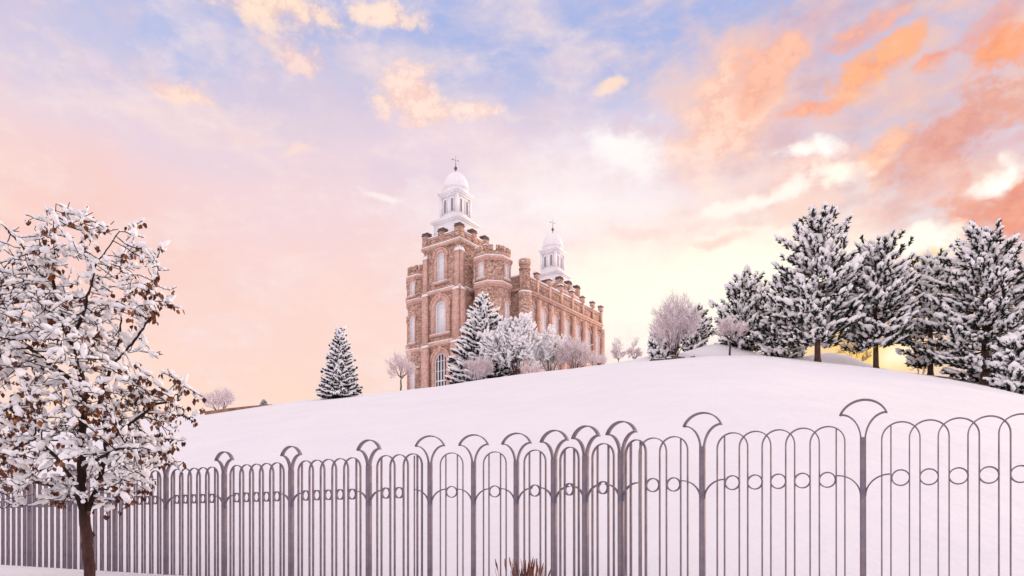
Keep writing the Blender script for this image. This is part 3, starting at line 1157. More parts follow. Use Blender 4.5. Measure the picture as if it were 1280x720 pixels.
# small corbel blocks under the parapet coping
for i in range(7):
    mb = MB()
    for j in range(5):
        y = BY0 + bay * i + bay * (j + 1) / 6
        mb.box(y - .22, y + .22, -.02, .22, Z(52.75), Z(53.15), 0, T=Tb)
    fixn(mb.build('corbel_band', 'trim', body))
for i in range(1, 8):
    y = BY0 + bay * i
    if i == 7:
        y -= .7
    mb = MB()
    for za, zb, o_, hw in ((26.5, 38.8, 1.25, .55), (39.72, 49.3, .95, .46), (50.905, 54.0, .34, .36)):
        mb.box(y - hw, y + hw, -.04, o_, Z(za), Z(zb), 0, T=Tb)
        if o_ > 1:
            v = [Tb(u, d, Z(zb) + z + .003) for u in (y - hw, y + hw) for d, z in [(-.03, 0), (-.03, 1.1), (o_, 0)]]
            mb.add(v, [(0, 1, 2), (3, 5, 4), (0, 2, 5, 3), (1, 4, 5, 2), (0, 3, 4, 1)])
            v = [Tb(u, d, Z(zb) + z + .1) for u in (y - hw - .04, y + hw + .04) for d, z in [(.0, -.09), (.0, 1.15), (o_ + .08, -.02), (o_ + .08, -.16)]]
            sn.add(v, [(0, 1, 2, 3), (4, 7, 6, 5), (1, 5, 6, 2), (2, 6, 7, 3), (0, 3, 7, 4), (0, 4, 5, 1)])
    hw = .5
    mb.box(y - hw - .08, y + hw + .08, -.6, .5, Z(54.003), Z(54.25), 0, T=Tb)
    mb.box(y - hw, y + hw, -.5, .42, Z(54.253), Z(55.05), 0, T=Tb)
    mb.box(y - hw - .12, y + hw + .12, -.62, .54, Z(55.053), Z(55.28), 1, T=Tb)
    fixn(mb.build('buttress', ['trim', 'cap'], body))
    s1 = MB()
    snow_strip(s1, BX1 - .6, BX1 + .52, y - hw - .1, y + hw + .1, Z(55.283), .36)
    fixn(s1.build('snow', 'snow_far', body))
fixn(sn.build('snow', 'snow_far', body))
for i in range(7):
    uc = BY0 + bay * (i + .5)
    window(Tb, uc, Z(41.0), Z(47.9), 1.6, .42, mull=2, bars=5, depth=.25)
    window(Tb, uc, Z(29.0), Z(36.5), 1.6, .42, mull=2, bars=5, depth=.25)
# polygonal pier at the near corner of the long side
mb = MB()
tx, cy_ = BX1 + .1, BY0 + .1


def ngon(mb, cx, cy, r, za, zb, ns=8):
    v = [(cx + r * math.cos(2 * PI * (i + .5) / ns), cy + r * math.sin(2 * PI * (i + .5) / ns), z) for z in (za, zb) for i in range(ns)]
    mb.add(v, [(i, (i + 1) % ns, (i + 1) % ns + ns, i + ns) for i in range(ns)] + [tuple(range(ns - 1, -1, -1)), tuple(range(ns, 2 * ns))])


for r, za, zb in ((1.75, 26.5, 39.2), (1.5, 39.203, 49.6), (1.05, 49.603, 54.6), (1.28, 54.603, 55.0), (1.08, 55.003, 55.6), (1.28, 55.603, 56.0)):
    ngon(mb, tx, cy_, r, Z(za), Z(zb))
for i in range(8):
    a = 2 * PI * i / 8
    mb.tube([(tx + 1.0 * math.cos(a + PI / 8), cy_ + 1.0 * math.sin(a + PI / 8), Z(z_)) for z_ in (49.7, 52, 54.55)], [.17] * 3, 6)
cp = fixn(mb.build('corner_pier', 'stone', temple))
for i in range(8):
    a = 2 * PI * i / 8
    mb = MB()
    c_, s_ = math.cos(a), math.sin(a)
    mb.box(-.28, .28, -.32, .32, Z(56.0), Z(56.75), 0, T=lambda x, y, z: (tx + c_ * (1.0 + x) - s_ * y, cy_ + s_ * (1.0 + x) + c_ * y, z))
    fixn(mb.build('merlon', 'trim', cp))
mb = MB()
for r, za in ((1.25, 56.003), (1.48, 49.604), (1.72, 39.204)):
    ngon(mb, tx, cy_, r, Z(za), Z(za + .3))
fixn(mb.build('snow', 'snow_far', cp))
# rear tower and its cupola
big_tower(TX0, TX1, 40.2, 49.7, temple)
cupola(-5.15, 44.8, .94, temple)

# ------------------------------------------------------------------ fence
fence = thing('metal_fence', 'grey metal fence of interlaced hoops, rings and fan topped posts across the front', 'fence', (2.26, 8.37, GROUND))


def Tz(u, d, z):
    return (u, d, z - GROUND)


HOOP_W, TOPZ = .174, 1.07


def mesh_hoop():
    mb = MB()
    zs = TOPZ - HOOP_W
    p = [(-HOOP_W, GROUND - .25), (-HOOP_W, -.2), (-HOOP_W, zs - .2)]
    p += [(-HOOP_W * math.cos(PI * i / 18), zs + HOOP_W * math.sin(PI * i / 18)) for i in range(19)]
    p += [(HOOP_W, zs - .2), (HOOP_W, -.2), (HOOP_W, GROUND - .25)]
    mb.strap(p, .0125, .038, Tz)
    return fixn(mb.build('hoop', 'fence', fence))


def mesh_bar():
    mb = MB()
    mb.strap([(0, GROUND - .25), (0, 0), (0, TOPZ - .03)], .0125, .038, Tz)
    return fixn(mb.build('bar', 'fence', fence))


def mesh_ring():
    mb = MB()
    r = .081
    mb.strap([(r * math.cos(2 * PI * i / 24),   .49 + r * math.sin(2 * PI * i / 24)) for i in range(24)], .0125, .05, Tz, closed=True)
    return fixn(mb.build('ring', 'fence', fence))


def mesh_post():
    mb = MB()
    mb.box(-.029, .029, -.042, .042, GROUND - .3, .93, 0, T=Tz)
    return fixn(mb.build('post', 'fence', fence))


def mesh_fan():
    mb = MB()
    for s in (-1, 1):
        p = [(s * (.020 + .198 * (1 - math.cos(PI / 2 * i / 10))), .9 + .285 * math.sin(PI / 2 * i / 10)) for i in range(11)]
        mb.strap(p, .0145, .068, Tz)
    Rr = .24
    cz = 1.33 - Rr
    a0 = math.acos(.22 / Rr)
    p = []
    for i in range(21):
        a = a0 - .05 + (PI - 2 * a0 + .10) * i / 20
        p.append((Rr * math.cos(a), cz + Rr * math.sin(a)))
    mb.strap(p, .015, .075, Tz)
    return fixn(mb.build('fan', 'fence'))


def mesh_brace():
    mb = MB()
    for s in (-1, 1):
        p = [(s * (.024 + .228 * (1 - math.cos(PI / 2 * i / 10))), .31 + .222 * math.sin(PI / 2 * i / 10)) for i in range(11)]
        mb.strap(p, .0135, .045, Tz)
    return fixn(mb.build('brace', 'fence'))


PROTO = dict(hoop=mesh_hoop(), bar=mesh_bar(), ring=mesh_ring(), post=mesh_post(), fan=mesh_fan(), brace=mesh_brace())
FIRST = {k: True for k in PROTO}
FO = Vector((2.26, 8.37))


def place(kind, pos, dr, parent=None, dz=0.0):
    pr = PROTO[kind]
    if FIRST[kind]:
        o = pr
        FIRST[kind] = False
    else:
        o = pr.copy()
        col.objects.link(o)
    if parent is not None:
        o.parent = parent
        o.location = (0, 0, 0)
        o.rotation_euler = (0, 0, 0)
    else:
        o.parent = fence
        o.location = (pos.x - FO.x, pos.y - FO.y, dz)
        o.rotation_euler = (0, 0, math.atan2(dr.y, dr.x) + random.uniform(-.012, .012))
    return o


def post(pos, dr):
    p = place('post', pos, dr)
    place('fan', pos, dr, parent=p)
    place('brace', pos, dr, parent=p)


U = Vector((1479, -880)).normalized()      # main run, left to right


def main_pos(px):
    z = 14372 / (px + 839)
    return Vector(((px - 640) / 880 * z, z))


PITCH, SIDE = .263, .35


def panel(a, b):
    """full panel of five interlaced hoops between two posts"""
    d = (b - a).normalized()
    L = (b - a).length
    k = (L - 2 * SIDE) / 4
    for i in range(5):
        c = a + d * (SIDE + k * i)
        place('hoop', c, d)
        place('ring', c, d)
    place('bar', a + d * (SIDE - .089), d)
    place('bar', b - d * (SIDE - .089), d)


PW = 1.752
pR = main_pos(878)
right = [pR + U * 1.715 * i for i in range(4)]
for a, b in zip(right[:-1], right[1:]):
    panel(a, b)
for p in right:
    post(p, U)
pL = main_pos(461)
lefts = [pL]
inv = 1 / 1300.0
for i in range(9):
    inv += .0000621
    lefts.append(main_pos(1 / inv - 839))
for b, a in zip(lefts[:-1], lefts[1:]):
    panel(a, b)
for p in lefts:
    post(p, U)
# right stub: from the post at 878 to the corner of the recess
for i, s in enumerate((SIDE, SIDE + PITCH)):
    c = pR - U * s
    place('hoop', c, U)
    place('ring', c, U)
place('bar', pR - U * (SIDE - .089), U)
cornerR = pR - U * .702
# left stub
for i, s in enumerate((SIDE, SIDE + PITCH, SIDE + 2 * PITCH)):
    c = pL + U * s
    place('hoop', c, U)
    if i < 2:
        place('ring', c, U)
place('bar', pL + U * (SIDE - .089), U)
place('bar', pL + U * (SIDE + 2 * PITCH + .089), U)
# shallow recess: posts one hoop apart
rec = []
for px, z in ((537.5, 10.55), (592, 10.42), (645.5, 10.24), (692.6, 9.93), (732, 9.49), (776.6, 9.08)):
    rec.append(Vector(((px - 640) / 880 * z, z)))
allp = [pL + U * 1.05] + rec + [cornerR]
for i, p in enumerate(rec):
    d = (allp[i + 2] - allp[i]).normalized() if 0 < i < 5 else (allp[i + 1] - allp[i + (0 if i == 0 else 0)]).normalized()
    if i == 0:
        d = (rec[1] - rec[0]).normalized()
    if i == 5:
        d = (rec[5] - rec[4]).normalized()
    post(p, d)
    if i == 0:
        place('bar', p - d * .245, d)
for a, b in zip(rec[:-1], rec[1:]):
    d = (b - a).normalized()
    c = (a + b) / 2
    place('hoop', c, d)
    place('ring', c, d)
    place('bar', c - d * .089, d)
    place('bar', c + d * .089, d)
d = (cornerR - rec[5]).normalized()
c = cornerR - d * .174
place('hoop', c, d)
place('bar', c + d * .085, d)
place('bar', c - d * .085, d)

# ------------------------------------------------------------------ trees


def frost_tree(name, label, px, Y, top_y, hw_px, seed, stems=1, trunk=.25, group=None, mat='frost', stem_mat='stem', levels=4, upright=.5, r0=.09, twig=.022, cat='tree', sink=.0, snowy=0.0, snow_k=1.0):
    """bare frosted tree or shrub grown by repeated forking"""
    X, Y, z0 = at(px, Y)
    base_y = HY - F * z0 / Y
    Ht = (HY - top_y) * Y / F - z0
    hw = hw_px * Y / F
    rs = random.Random(seed)
    root = thing(name, label, cat, (X, Y, z0 - sink), 0, group)
    random.seed(seed)
    tr, tw_, sb = MB(), MB(), MB()
    zc = Ht * trunk
    cz = (Ht + zc) / 2
    rz = (Ht - zc) / 2

    def grow(p, d, L, r, lv):
        n = 4
        pts = [p]
        q = p.copy()
        dd = d.copy()
        for i in range(n):
            dd = (dd + Vector((rs.gauss(0, .13), rs.gauss(0, .13), rs.gauss(.05, .1)))).normalized()
            q = q + dd * L / n
            pts.append(q.copy())
        rad = [r * (1 - .5 * i / n) for i in range(n + 1)]
        (tr if lv < 2 else tw_).tube(pts, rad, 5 if lv < 2 else 3, cap=lv < 2)
        if snowy and lv >= 2:
            for q_ in pts[1:]:
                if rs.random() < snowy:
                    s_ = rs.uniform(.10, .2) * snow_k
                    put_blob(sb, q_ + Vector((0, 0, s_ * .4)), dd, s_ * 1.5, s_ * .8, s_ * .6, lo=True)
        if lv >= levels:
            return
        # shorten at the edge of the crown
        k = rs.randint(4, 6) if lv < levels - 1 else rs.randint(6, 8)
        for j in range(k):
            t = .35 + .65 * (j + rs.random()) / k
            idx = min(int(t * n), n - 1)
            b = pts[idx].lerp(pts[idx + 1], t * n - idx)
            ax = dd.cross(Vector((rs.gauss(0, 1), rs.gauss(0, 1), rs.gauss(0, 1))))
            if ax.length < .01:
                continue
            ax.normalize()
            nd = (Matrix.Rotation(R(rs.uniform(22, 60)), 3, ax) @ dd)
            nd = (nd + Vector((0, 0, upright * .35))).normalized()
            e = b + nd * L * .62
            g_ = ((e.x / hw) ** 2 + (e.y / hw) ** 2 + ((e.z - cz) / rz) ** 2)
            f = 1.0 if g_ < 1 else max(.25, 1.7 - .75 * g_)
            grow(b, nd, L * rs.uniform(.55, .74) * f, max(r * .55, twig), lv + 1)
    if stems == 1:
        trp = [Vector((0, 0, -.3))]
        q = Vector((0, 0, 0))
        for i in range(4):
            q = q + Vector((rs.gauss(0, .03), rs.gauss(0, .03), Ht * trunk * 1.15 / 4))
            trp.append(q.copy())
        tr.tube(trp, [r0 * 1.3, r0 * 1.1, r0, r0 * .9, r0 * .85], 7)
        heads = [(q, Vector((rs.gauss(0, .2), rs.gauss(0, .2), 1)).normalized())]
        for j in range(6):
            a = 2 * PI * (j + rs.random()) / 6
            sp = rs.uniform(.7, 1.3)
            heads.append((q - Vector((0, 0, rs.random() * Ht * trunk * .2)), Vector((math.cos(a) * sp, math.sin(a) * sp, .75 + upright * .6)).normalized()))
    else:
        heads = []
        for j in range(stems):
            a = 2 * PI * (j + rs.random()) / stems
            sp = rs.uniform(.15, 1.0) * hw / Ht * 1.5
            heads.append((Vector((math.cos(a) * .15, math.sin(a) * .15, -.2)), Vector((math.cos(a) * sp, math.sin(a) * sp, 1)).normalized()))
    for p, d in heads:
        el_ = d.z
        reach = 1 / math.sqrt((math.hypot(d.x, d.y) / hw) ** 2 + (d.z / (Ht - p.z)) ** 2)
        grow(p, d, reach * .52, r0 * .6, 1)
    tr.build('trunk', stem_mat, root, smooth=True)
    tw_.build('twigs', mat, root)
    if sb.n:
        sb.build('snow', 'snow_far', root, smooth=True)
    return root


def needle_tuft(mb, c, d, L, n, w, spread=.9):
    """a spray of flat needles round direction d"""
    Rm = rotm(d, random.random() * 6)
    V, Fc = [], []
    for i in range(n):
        a = random.uniform(0, 2 * PI)
        sp = random.uniform(.15, 1) * spread
        dr = Rm @ np.array((1 - .45 * sp, math.cos(a) * sp, math.sin(a) * sp))
        dr /= np.linalg.norm(dr)
        l = L * random.uniform(.7, 1.15)
        s = np.cross(dr, np.array((random.gauss(0, 1), random.gauss(0, 1), random.gauss(0, 1))))
        s /= np.linalg.norm(s) + 1e-6
        b = np.array(c) - dr * l * .25
        k = len(V)
        V += [b - s * w * .5, b + s * w * .5, b + dr * l * .75 + s * w * .5, b + dr * l * 1.25, b + dr * l * .75 - s * w * .5]
        Fc += [(k, k + 1, k + 2, k + 3, k + 4)]
    mb.add(V, Fc)


def pine(name, label, px, Y, top_y, hw_px, seed, clear=.16, group=None, rnd=.48, trunk_r=.26, dens=.88, snowy=1.0, lift=0.0):
    """open pine: whorls of up-curved boughs ending in tufts, each tuft under its pad of snow"""
    random.seed(seed)
    X, Y, z0 = at(px, Y)
    Ht = (HY - top_y) * Y / F - z0
    hw = hw_px * Y / F * 1.0
    root = thing(name, label, 'tree', (X, Y, z0), 0, group)
    tr, nd, sn = MB(), MB(), MB()
    lean = (random.gauss(0, .01), random.gauss(0, .01))
    tp = [Vector((lean[0] * h * Ht, lean[1] * h * Ht, h * Ht)) for h in (-.04, .0, .03, .15, .35, .55, .75, .9, .97)]
    tr.tube(tp, [trunk_r * 1.5, trunk_r * 1.25, trunk_r, trunk_r * .9, trunk_r * .75, trunk_r * .55, trunk_r * .33, trunk_r * .14, trunk_r * .06], 9)
    z = clear
    whorl = 0
    while z < .965:
        # crown profile: widest about a third of the way up, rounded head
        q = (z - clear) / (1 - clear)
        prof = (min(1.0, .72 + q * 1.4) if q < .22 else 1.0) * (1 - max(q - .15, 0) ** 1.35 / .85 ** 1.35) ** rnd
        nb = random.randint(5, 7) if q < .8 else random.randint(4, 5)
        a0 = random.random() * 6
        for j in range(nb):
            if q < .7 and random.random() < .1:
                continue
            a = a0 + 2 * PI * (j + random.uniform(-.25, .25)) / nb
            L = max(hw * prof * random.uniform(.72, 1.12), .35)
            zz0 = z * Ht + random.uniform(-.15, .15)
            slope = -.12 + .75 * q + random.uniform(-.1, .1)
            n = 6
            pts = []
            for i in range(n + 1):
                t = i / n
                rr = L * t
                h = zz0 + L * (slope * t - .22 * t * (1 - t) * (1 - q) + .16 * t ** 3)
                aa = a + .1 * math.sin(t * 3 + j)
                pts.append(Vector((rr * math.cos(aa), rr * math.sin(aa), h)))
            tr.tube(pts, [max(.07 * (1 - t / (n + .5)) * (L / 4) ** .5, .015) for t in range(n + 1)], 4, cap=False)
            nt_ = max(3, int(L * 3.3 * dens))
            for i in range(nt_):
                t = .22 + .78 * (i + random.random()) / nt_ if L > 1 else random.uniform(.35, 1)
                if i == nt_ - 1:
                    t = 1
                idx = min(int(t * n), n - 1)
                p = pts[idx].lerp(pts[idx + 1], t * n - idx)
                d = (pts[idx + 1] - pts[idx]).normalized()
                side = (i % 2) * 2 - 1
                sw = L * .27 * (1.15 - t) * side + random.gauss(0, .06)
                perp = Vector((-math.sin(a), math.cos(a), 0))
                c = p + perp * sw + Vector((0, 0, random.uniform(-.08, .16)))
                dd = (d + perp * side * .7 * (1.1 - t) + Vector((0, 0, .35 + .3 * random.random()))).normalized()
                if abs(sw) > .25:
                    tr.tube([p - d * .1, c], [.025, .015], 3, cap=False)
                s = random.uniform(.8, 1.25)
                needle_tuft(nd, c, dd, .40 * s, 14, .085)
                needle_tuft(nd, c - dd * .22 - Vector((0, 0, .1)), dd, .36 * s, 10, .085)
                if random.random() < .93 * snowy:
                    sl = random.uniform(.30, .54) * s
                    put_blob(sn, c + Vector((0, 0, .13 + .05 * s)) + dd * random.uniform(-.15, .06), (dd.x, dd.y, dd.z * .5), sl, sl * random.uniform(.55, .8), sl * random.uniform(.28, .4), lo=True)
                    if random.random() < .6:
                        put_blob(sn, c + Vector((random.gauss(0, .16), random.gauss(0, .16), .08)) - dd * .3, dd, sl * .7, sl * .45, sl * .28, lo=True)
        z += random.uniform(.06, .082) * (1.0 if q < .75 else .8) * (11 / max(Ht, 7)) ** .7
        whorl += 1
    # leader
    needle_tuft(nd, tp[-1] + Vector((0, 0, .05)), Vector((0, 0, 1)), .4, 14, .07, .6)
    put_blob(sn, tp[-1] + Vector((0, 0, .12)), Vector((1, 0, .3)), .2, .16, .12, lo=True)
    t_ = tr.build('trunk', 'pine_bark', root, smooth=True)
    nd.build('needles', 'needles', root)
    sn.build('snow', 'snow_far', root, smooth=True)
    return root


def spruce(name, label, px, Y, top_y, hw_px, seed, group=None, mat='blue_needles', shrub=False):
    random.seed(seed)
    X, Y, z0 = at(px, Y)
    Ht = (HY - top_y) * Y / F - z0
    hw = hw_px * Y / F
    root = thing(name, label, 'tree', (X, Y, z0), 0, group)
    tr, nd, sn = MB(), MB(), MB()
    tr.tube([(0, 0, -.3), (0, 0, .2), (0, 0, Ht * .5), (0, 0, Ht * .98)], [.2, .17, .09, .02], 7)
    sc = Ht / 7.0
    z = .03
    while z < .97:
        L0 = hw * (1 - z) ** .82 * (1.0 if z > .08 else .96) + .05
        nb = max(5, int(13 * (L0 / hw) ** .6))
        a0 = random.random() * 6
        for j in range(nb):
            a = a0 + 2 * PI * (j + random.uniform(-.3, .3)) / nb
            L = L0 * random.uniform(.8, 1.12)
            droop = -.25 + .55 * z
            pts = []
            n = 5
            for i in range(n + 1):
                t = i / n
                pts.append(Vector((L * t * math.cos(a), L * t * math.sin(a), z * Ht + L * (droop * t + .16 * t ** 3) + random.uniform(-.02, .02))))
            tr.tube(pts, [.03 * (1.1 - i / n) * sc for i in range(n + 1)], 3, cap=False)
            nt_ = max(2, int(L * 4.2 / sc))
            for i in range(nt_):
                t = .25 + .75 * (i + random.random()) / nt_
                t = min(t, 1)
                idx = min(int(t * n), n - 1)
                p = pts[idx].lerp(pts[idx + 1], t * n - idx)
                d = (pts[idx + 1] - pts[idx]).normalized()
                perp = Vector((-math.sin(a), math.cos(a), 0)) * random.gauss(0, .16) * L * (1.2 - t)
                c = p + perp
                s = sc * random.uniform(.8, 1.15)
                dd = (d + perp * .6).normalized()
                needle_tuft(nd, c, dd, .27 * s, 9, .06 * s, .75)
                needle_tuft(nd, c + Vector((0, 0, -.09 * s)), dd, .24 * s, 5, .06 * s, .6)
                if random.random() < .88:
                    sl = random.uniform(.25, .42) * s
                    put_blob(sn, c + Vector((0, 0, .1 * s)) - d * .05, d, sl * 1.1, sl * .6, sl * .3, lo=True)
        z += random.uniform(.036, .05)
    needle_tuft(nd, Vector((0, 0, Ht * .97)), Vector((0, 0, 1)), .3 * sc, 12, .05 * sc, .35)
    tr.build('trunk', 'pine_bark', root, smooth=True)
    nd.build('needles', mat, root)
    sn.build('snow', 'snow_far', root, smooth=True)
    return root


GP = 'snowy pines along the crest'
pine('pine_tree', 'tallest broad snowy pine with bare trunk, leftmost of the big pines on the crest', 1022, 62, 271, 60, 3, clear=.17, group=GP)
pine('pine_tree', 'snowy pine with exposed reddish trunk beside the yellow glow at its foot', 1095, 62.5, 304, 55, 8, clear=.21, group=GP, trunk_r=.24)
pine('pine_tree', 'narrower snowy pine half hidden between its taller neighbours on the right', 1163, 66, 324, 44, 14, clear=.13, group=GP)
pine('pine_tree', 'large snowy pine on a thick trunk near the right edge of the crest', 1231, 59, 293, 68, 22, clear=.1, group=GP, trunk_r=.34, dens=1.1)
pine('pine_tree', 'snowy pine cut off by the right edge of the photo', 1300, 60, 334, 60, 34, clear=.06, group=GP)
pine('pine_tree', 'mid sized snowy pine behind the small frosted tree on the mound', 931, 73, 349, 42, 41, clear=.03, group=GP, trunk_r=.2)
pine('pine_tree', 'bushy low snowy pine tucked against the left side of the tallest pine', 978, 69, 358, 38, 47, clear=.02, group=GP, trunk_r=.2)
pine('pine_tree', 'small snowy pine showing behind the tall frosted bush', 866, 76, 388, 24, 55, clear=.03, group=GP, trunk_r=.15)
pine('pine_tree', 'young snowy conifer low in the right corner below the big pines', 1275, 52, 424, 34, 59, clear=.0, group=GP, trunk_r=.1, dens=1.2)
pine('pine_tree', 'spreading low snowy pine at the foot of the frosted bush', 828, 68, 424, 20, 63, clear=.0, group=GP, trunk_r=.1)
spruce('spruce_tree', 'conical snowy spruce standing alone left of the temple', 425, 61, 408, 28, 70, 'snowy spruces')
spruce('spruce_tree', 'tall snowy spruce right in front of the temple tower corner', 604, 112, 369, 50, 77, 'snowy spruces')

GF = 'frosted bare trees on the hill'
frost_tree('frosted_tree', 'small round frosted tree on a short trunk left of the tower base', 501, 118, 431, 24, 101, 1, .3, GF, levels=4, r0=.13, twig=.032)
frost_tree('frosted_shrub', 'rounded pink frosted shrub before the spruce at the tower foot', 597, 100, 434, 20, 102, 9, 0, GF, levels=4, r0=.06, twig=.028, cat='shrub')
frost_tree('frosted_tree', 'spreading many stemmed snowy tree in front of the turret', 645, 104, 398, 42, 103, 10, 0, GF, levels=4, r0=.14, twig=.036, mat='stem', snowy=.3, snow_k=1.7)
frost_tree('frosted_tree', 'wide frosted tree below the long side of the temple', 688, 110, 408, 34, 104, 8, .05, GF, levels=4, r0=.12, twig=.034, snowy=.25, snow_k=1.5)
frost_tree('frosted_shrub', 'dense pale frosted shrub near the far end of the temple side', 719, 106, 413, 24, 105, 10, 0, GF, levels=4, r0=.08, twig=.04, cat='shrub')
frost_tree('frosted_shrub', 'low frosted shrub at the far corner of the temple', 748, 104, 436, 20, 106, 8, 0, GF, levels=3, r0=.06, twig=.03, cat='shrub')
frost_tree('frosted_shrub', 'low snowy shrub at the feet of the trees before the turret', 665, 98, 446, 22, 116, 8, 0, GF, levels=3, r0=.05, twig=.028, cat='shrub')
frost_tree('frosted_tree', 'upright bushy pink frosted tree on the crest left of the mound', 843, 66, 360, 31, 107, 12, 0, GF, levels=4, upright=.9, r0=.07, twig=.02)
frost_tree('frosted_tree', 'small round headed frosted tree on a dark trunk before the mound', 912, 63, 386, 25, 108, 1, .3, GF, levels=4, r0=.085, twig=.018)
frost_tree('frosted_tree', 'thin pale tree right of the temple, the left one of a pair', 774, 130, 420, 12, 109, 1, .25, GF, levels=4, r0=.08, twig=.03)
frost_tree('frosted_tree', 'thin pale tree standing between the temple and the frosted bush', 793, 126, 421, 13, 110, 1, .25, GF, levels=4, r0=.08, twig=.03)
frost_tree('bare_tree', 'low bare tree with wide crown at the left end of the hill', 276, 84, 485, 40, 111, 5, .0, GF, levels=4, r0=.12, twig=.025, mat='frost')
spruce('spruce_tree', 'tiny conical tree just showing over the brown wall', 330, 76, 499, 6, 112, 'snowy spruces')
frost_tree('sunlit_tree', 'yellow sunlit bare tree glowing under the pines, beside the reddish trunk', 1066, 100, 415, 22, 113, 3, .1, GF, levels=4, r0=.1, twig=.03, mat='sun_tinted_twig', stem_mat='sun_tinted_twig')
frost_tree('sunlit_tree', 'sunlit bare shrub seen beneath the narrow pine', 1150, 95, 425, 24, 114, 5, .1, GF, levels=4, r0=.09, twig=.03, mat='sun_tinted_twig', stem_mat='sun_tinted_twig')

# rocks on the crest
for k, (px, Y, s) in enumerate(((818, 64.5, .3), (827, 64.0, .22), (836, 63.5, .25), (841, 64.5, .35), (851, 65, .24), (866, 65, .16))):
    mb = MB()
    v, f = BLOBS[k]
    X, Y, z = at(px, Y)
    mb.add(v * (s * 1.3, s, s * .75), f)
    o = mb.build('rock', 'rock', smooth=True)
    o.location = (X, Y, z + s * .15)
    tag(o, ['dark rock at the left end of the row by the frosted bush', 'small dark rock second from the left end of the row', 'squat rock in front of the frosted bush',
            'largest dark rock below the frosted bush', 'rock at the right of the big one below the bush', 'tiny rock alone toward the mound'][k], 'rock', 'rocks below the frosted bush')

# dry ornamental grass before the fence
random.seed(5)
mb = MB()
gx, gy = (655 - HX) / F * 7.6, 7.6
for i in range(120):
    a = random.random() * 2 * PI
    r = abs(random.gauss(0, .085))
    b = Vector((r * math.cos(a) * 1.3, r * math.sin(a), 0))
    L = random.uniform(.36, .62)
    out = Vector((math.cos(a), math.sin(a), 0)) * random.uniform(0, .26) * (r + .1) * 2.5
    pts = [b, b + out * .3 + Vector((0, 0, L * .5)), b + out * .8 + Vector((random.gauss(0, .02), random.gauss(0, .02), L))]
    mb.tube(pts, [.0045, .004, .0018], 3, cap=False)
    if random.random() < .4:
        p = pts[2]
        d = (pts[2] - pts[1]).normalized()
        mb.tube([p - d * .14, p - d * .07, p], [.003, .011, .003], 4, cap=False)
o = mb.build('grass_tuft', 'grass')
o.location = (gx, gy, GROUND)
tag(o, 'tuft of dry reddish grass at the foot of the fence recess', 'grass tuft')

# ------------------------------------------------------------------ the foreground tree
random.seed(42)
TX, TY = (113 - HX) / F * 12.0, 12.0
ftree = thing('snowy_tree', 'foreground tree with heaped snow and brown hanging leaves at the left edge', 'tree', (TX, TY, GROUND))


def tp(px, py, dy=0.0):
    Y = 12.0 + dy
    return Vector(((px - HX) / F * Y - TX, Y - TY, (HY - py) / F * Y - GROUND))


chains = [
    [(112, 740, 0), (112, 715, 0), (110, 690, 0), (108, 662, 0), (105, 640, 0), (101, 600, 0), (101, 560, .05), (104, 515, .1), (101, 470, .1), (88, 430, .05), (72, 385, 0), (66, 345, -.1), (68, 300, -.1)],
    [(108, 650, 0), (117, 622, .05), (128, 590, .1), (133, 562, .1), (131, 530, .2), (124, 508, .3), (135, 470, .45), (150, 420, .5), (158, 350, .5)],
    [(107, 648, 0), (98, 625, -.1), (90, 598, -.3), (70, 570, -.5), (40, 545, -.7)],
    [(101, 480, .1), (70, 462, .3), (38, 436, .5), (2, 405, .7)],
    [(131, 555, .1), (160, 530, -.1), (195, 505, -.2), (225, 500, -.2)],
    [(72, 385, 0), (50, 340, .2), (22, 300, .4), (2, 280, .5)],
    [(140, 455, .45), (165, 430, .1), (190, 395, -.1), (196, 350, -.2)],
    [(101, 590, 0), (118, 575, -.4), (150, 560, -.8), (178, 560, -1.0)],
    [(98, 625, -.1), (80, 610, .3), (40, 600, .7), (0, 590, 1.0)],
    [(66, 308, -.1), (60, 285, -.1), (58, 262, -.1)],
    [(68, 302, -.1), (70, 280, -.1), (70.5, 255, -.1)],
    [(88, 430, .05), (105, 390, -.4), (120, 330, -.6), (150, 290, -.6)],
]
nodes, par = [], []


def add_node(p, pa):
    nodes.append(Vector(p))
    par.append(pa)
    return len(nodes) - 1


STEP = .085
for ci, ch in enumerate(chains):
    P_ = [tp(*c) for c in ch]
    if ci == 0:
        last = add_node(P_[0], -1)
    else:
        last = min(range(len(nodes)), key=lambda i: (nodes[i] - P_[0]).length)
    for p in P_[1:]:
        a = nodes[last].copy()
        k = max(1, int((p - a).length / STEP))
        for i in range(1, k + 1):
            q = a.lerp(p, i / k) + Vector((random.gauss(0, .008), random.gauss(0, .008), random.gauss(0, .006)))
            last = add_node(q, last)
n_seed = len(nodes)
# crown outline as a union of lobes (pixels, then depth radius in metres)
lobes = [(70, 480, 105, 120, 1.7), (70, 385, 75, 100, 1.2), (28, 310, 50, 45, .9), (90, 305, 62, 42, .9), (150, 320, 60, 48, .9), (180, 375, 40, 42, .8), (145, 450, 55, 60, 1.2),
         (205, 500, 52, 40, .9), (175, 560, 60, 50, 1.1), (120, 590, 70, 48, 1.4), (40, 580, 90, 58, 1.6), (-40, 470, 90, 150, 1.7), (150, 615, 38, 25, .8), (15, 400, 60, 70, 1.2)]
att = []
for (lx, ly, rx, ry, rd) in lobes:
    n = int(rx * ry * rd * .024) + 20
    k = 0
    while k < n:
        a, b, c = random.uniform(-1, 1), random.uniform(-1, 1), random.uniform(-1, 1)
        if a * a + b * b + c * c > 1:
            continue
        x_, y_ = lx + a * rx, ly + b * ry
        if mnoise.noise(Vector((x_ * .022, y_ * .022, c * 1.2))) < -.04:      # gaps in the crown
            k += .4
            continue
        att.append(tp(x_, y_, c * rd))
        k += 1
att = [a for a in att if a.z > 1.1]
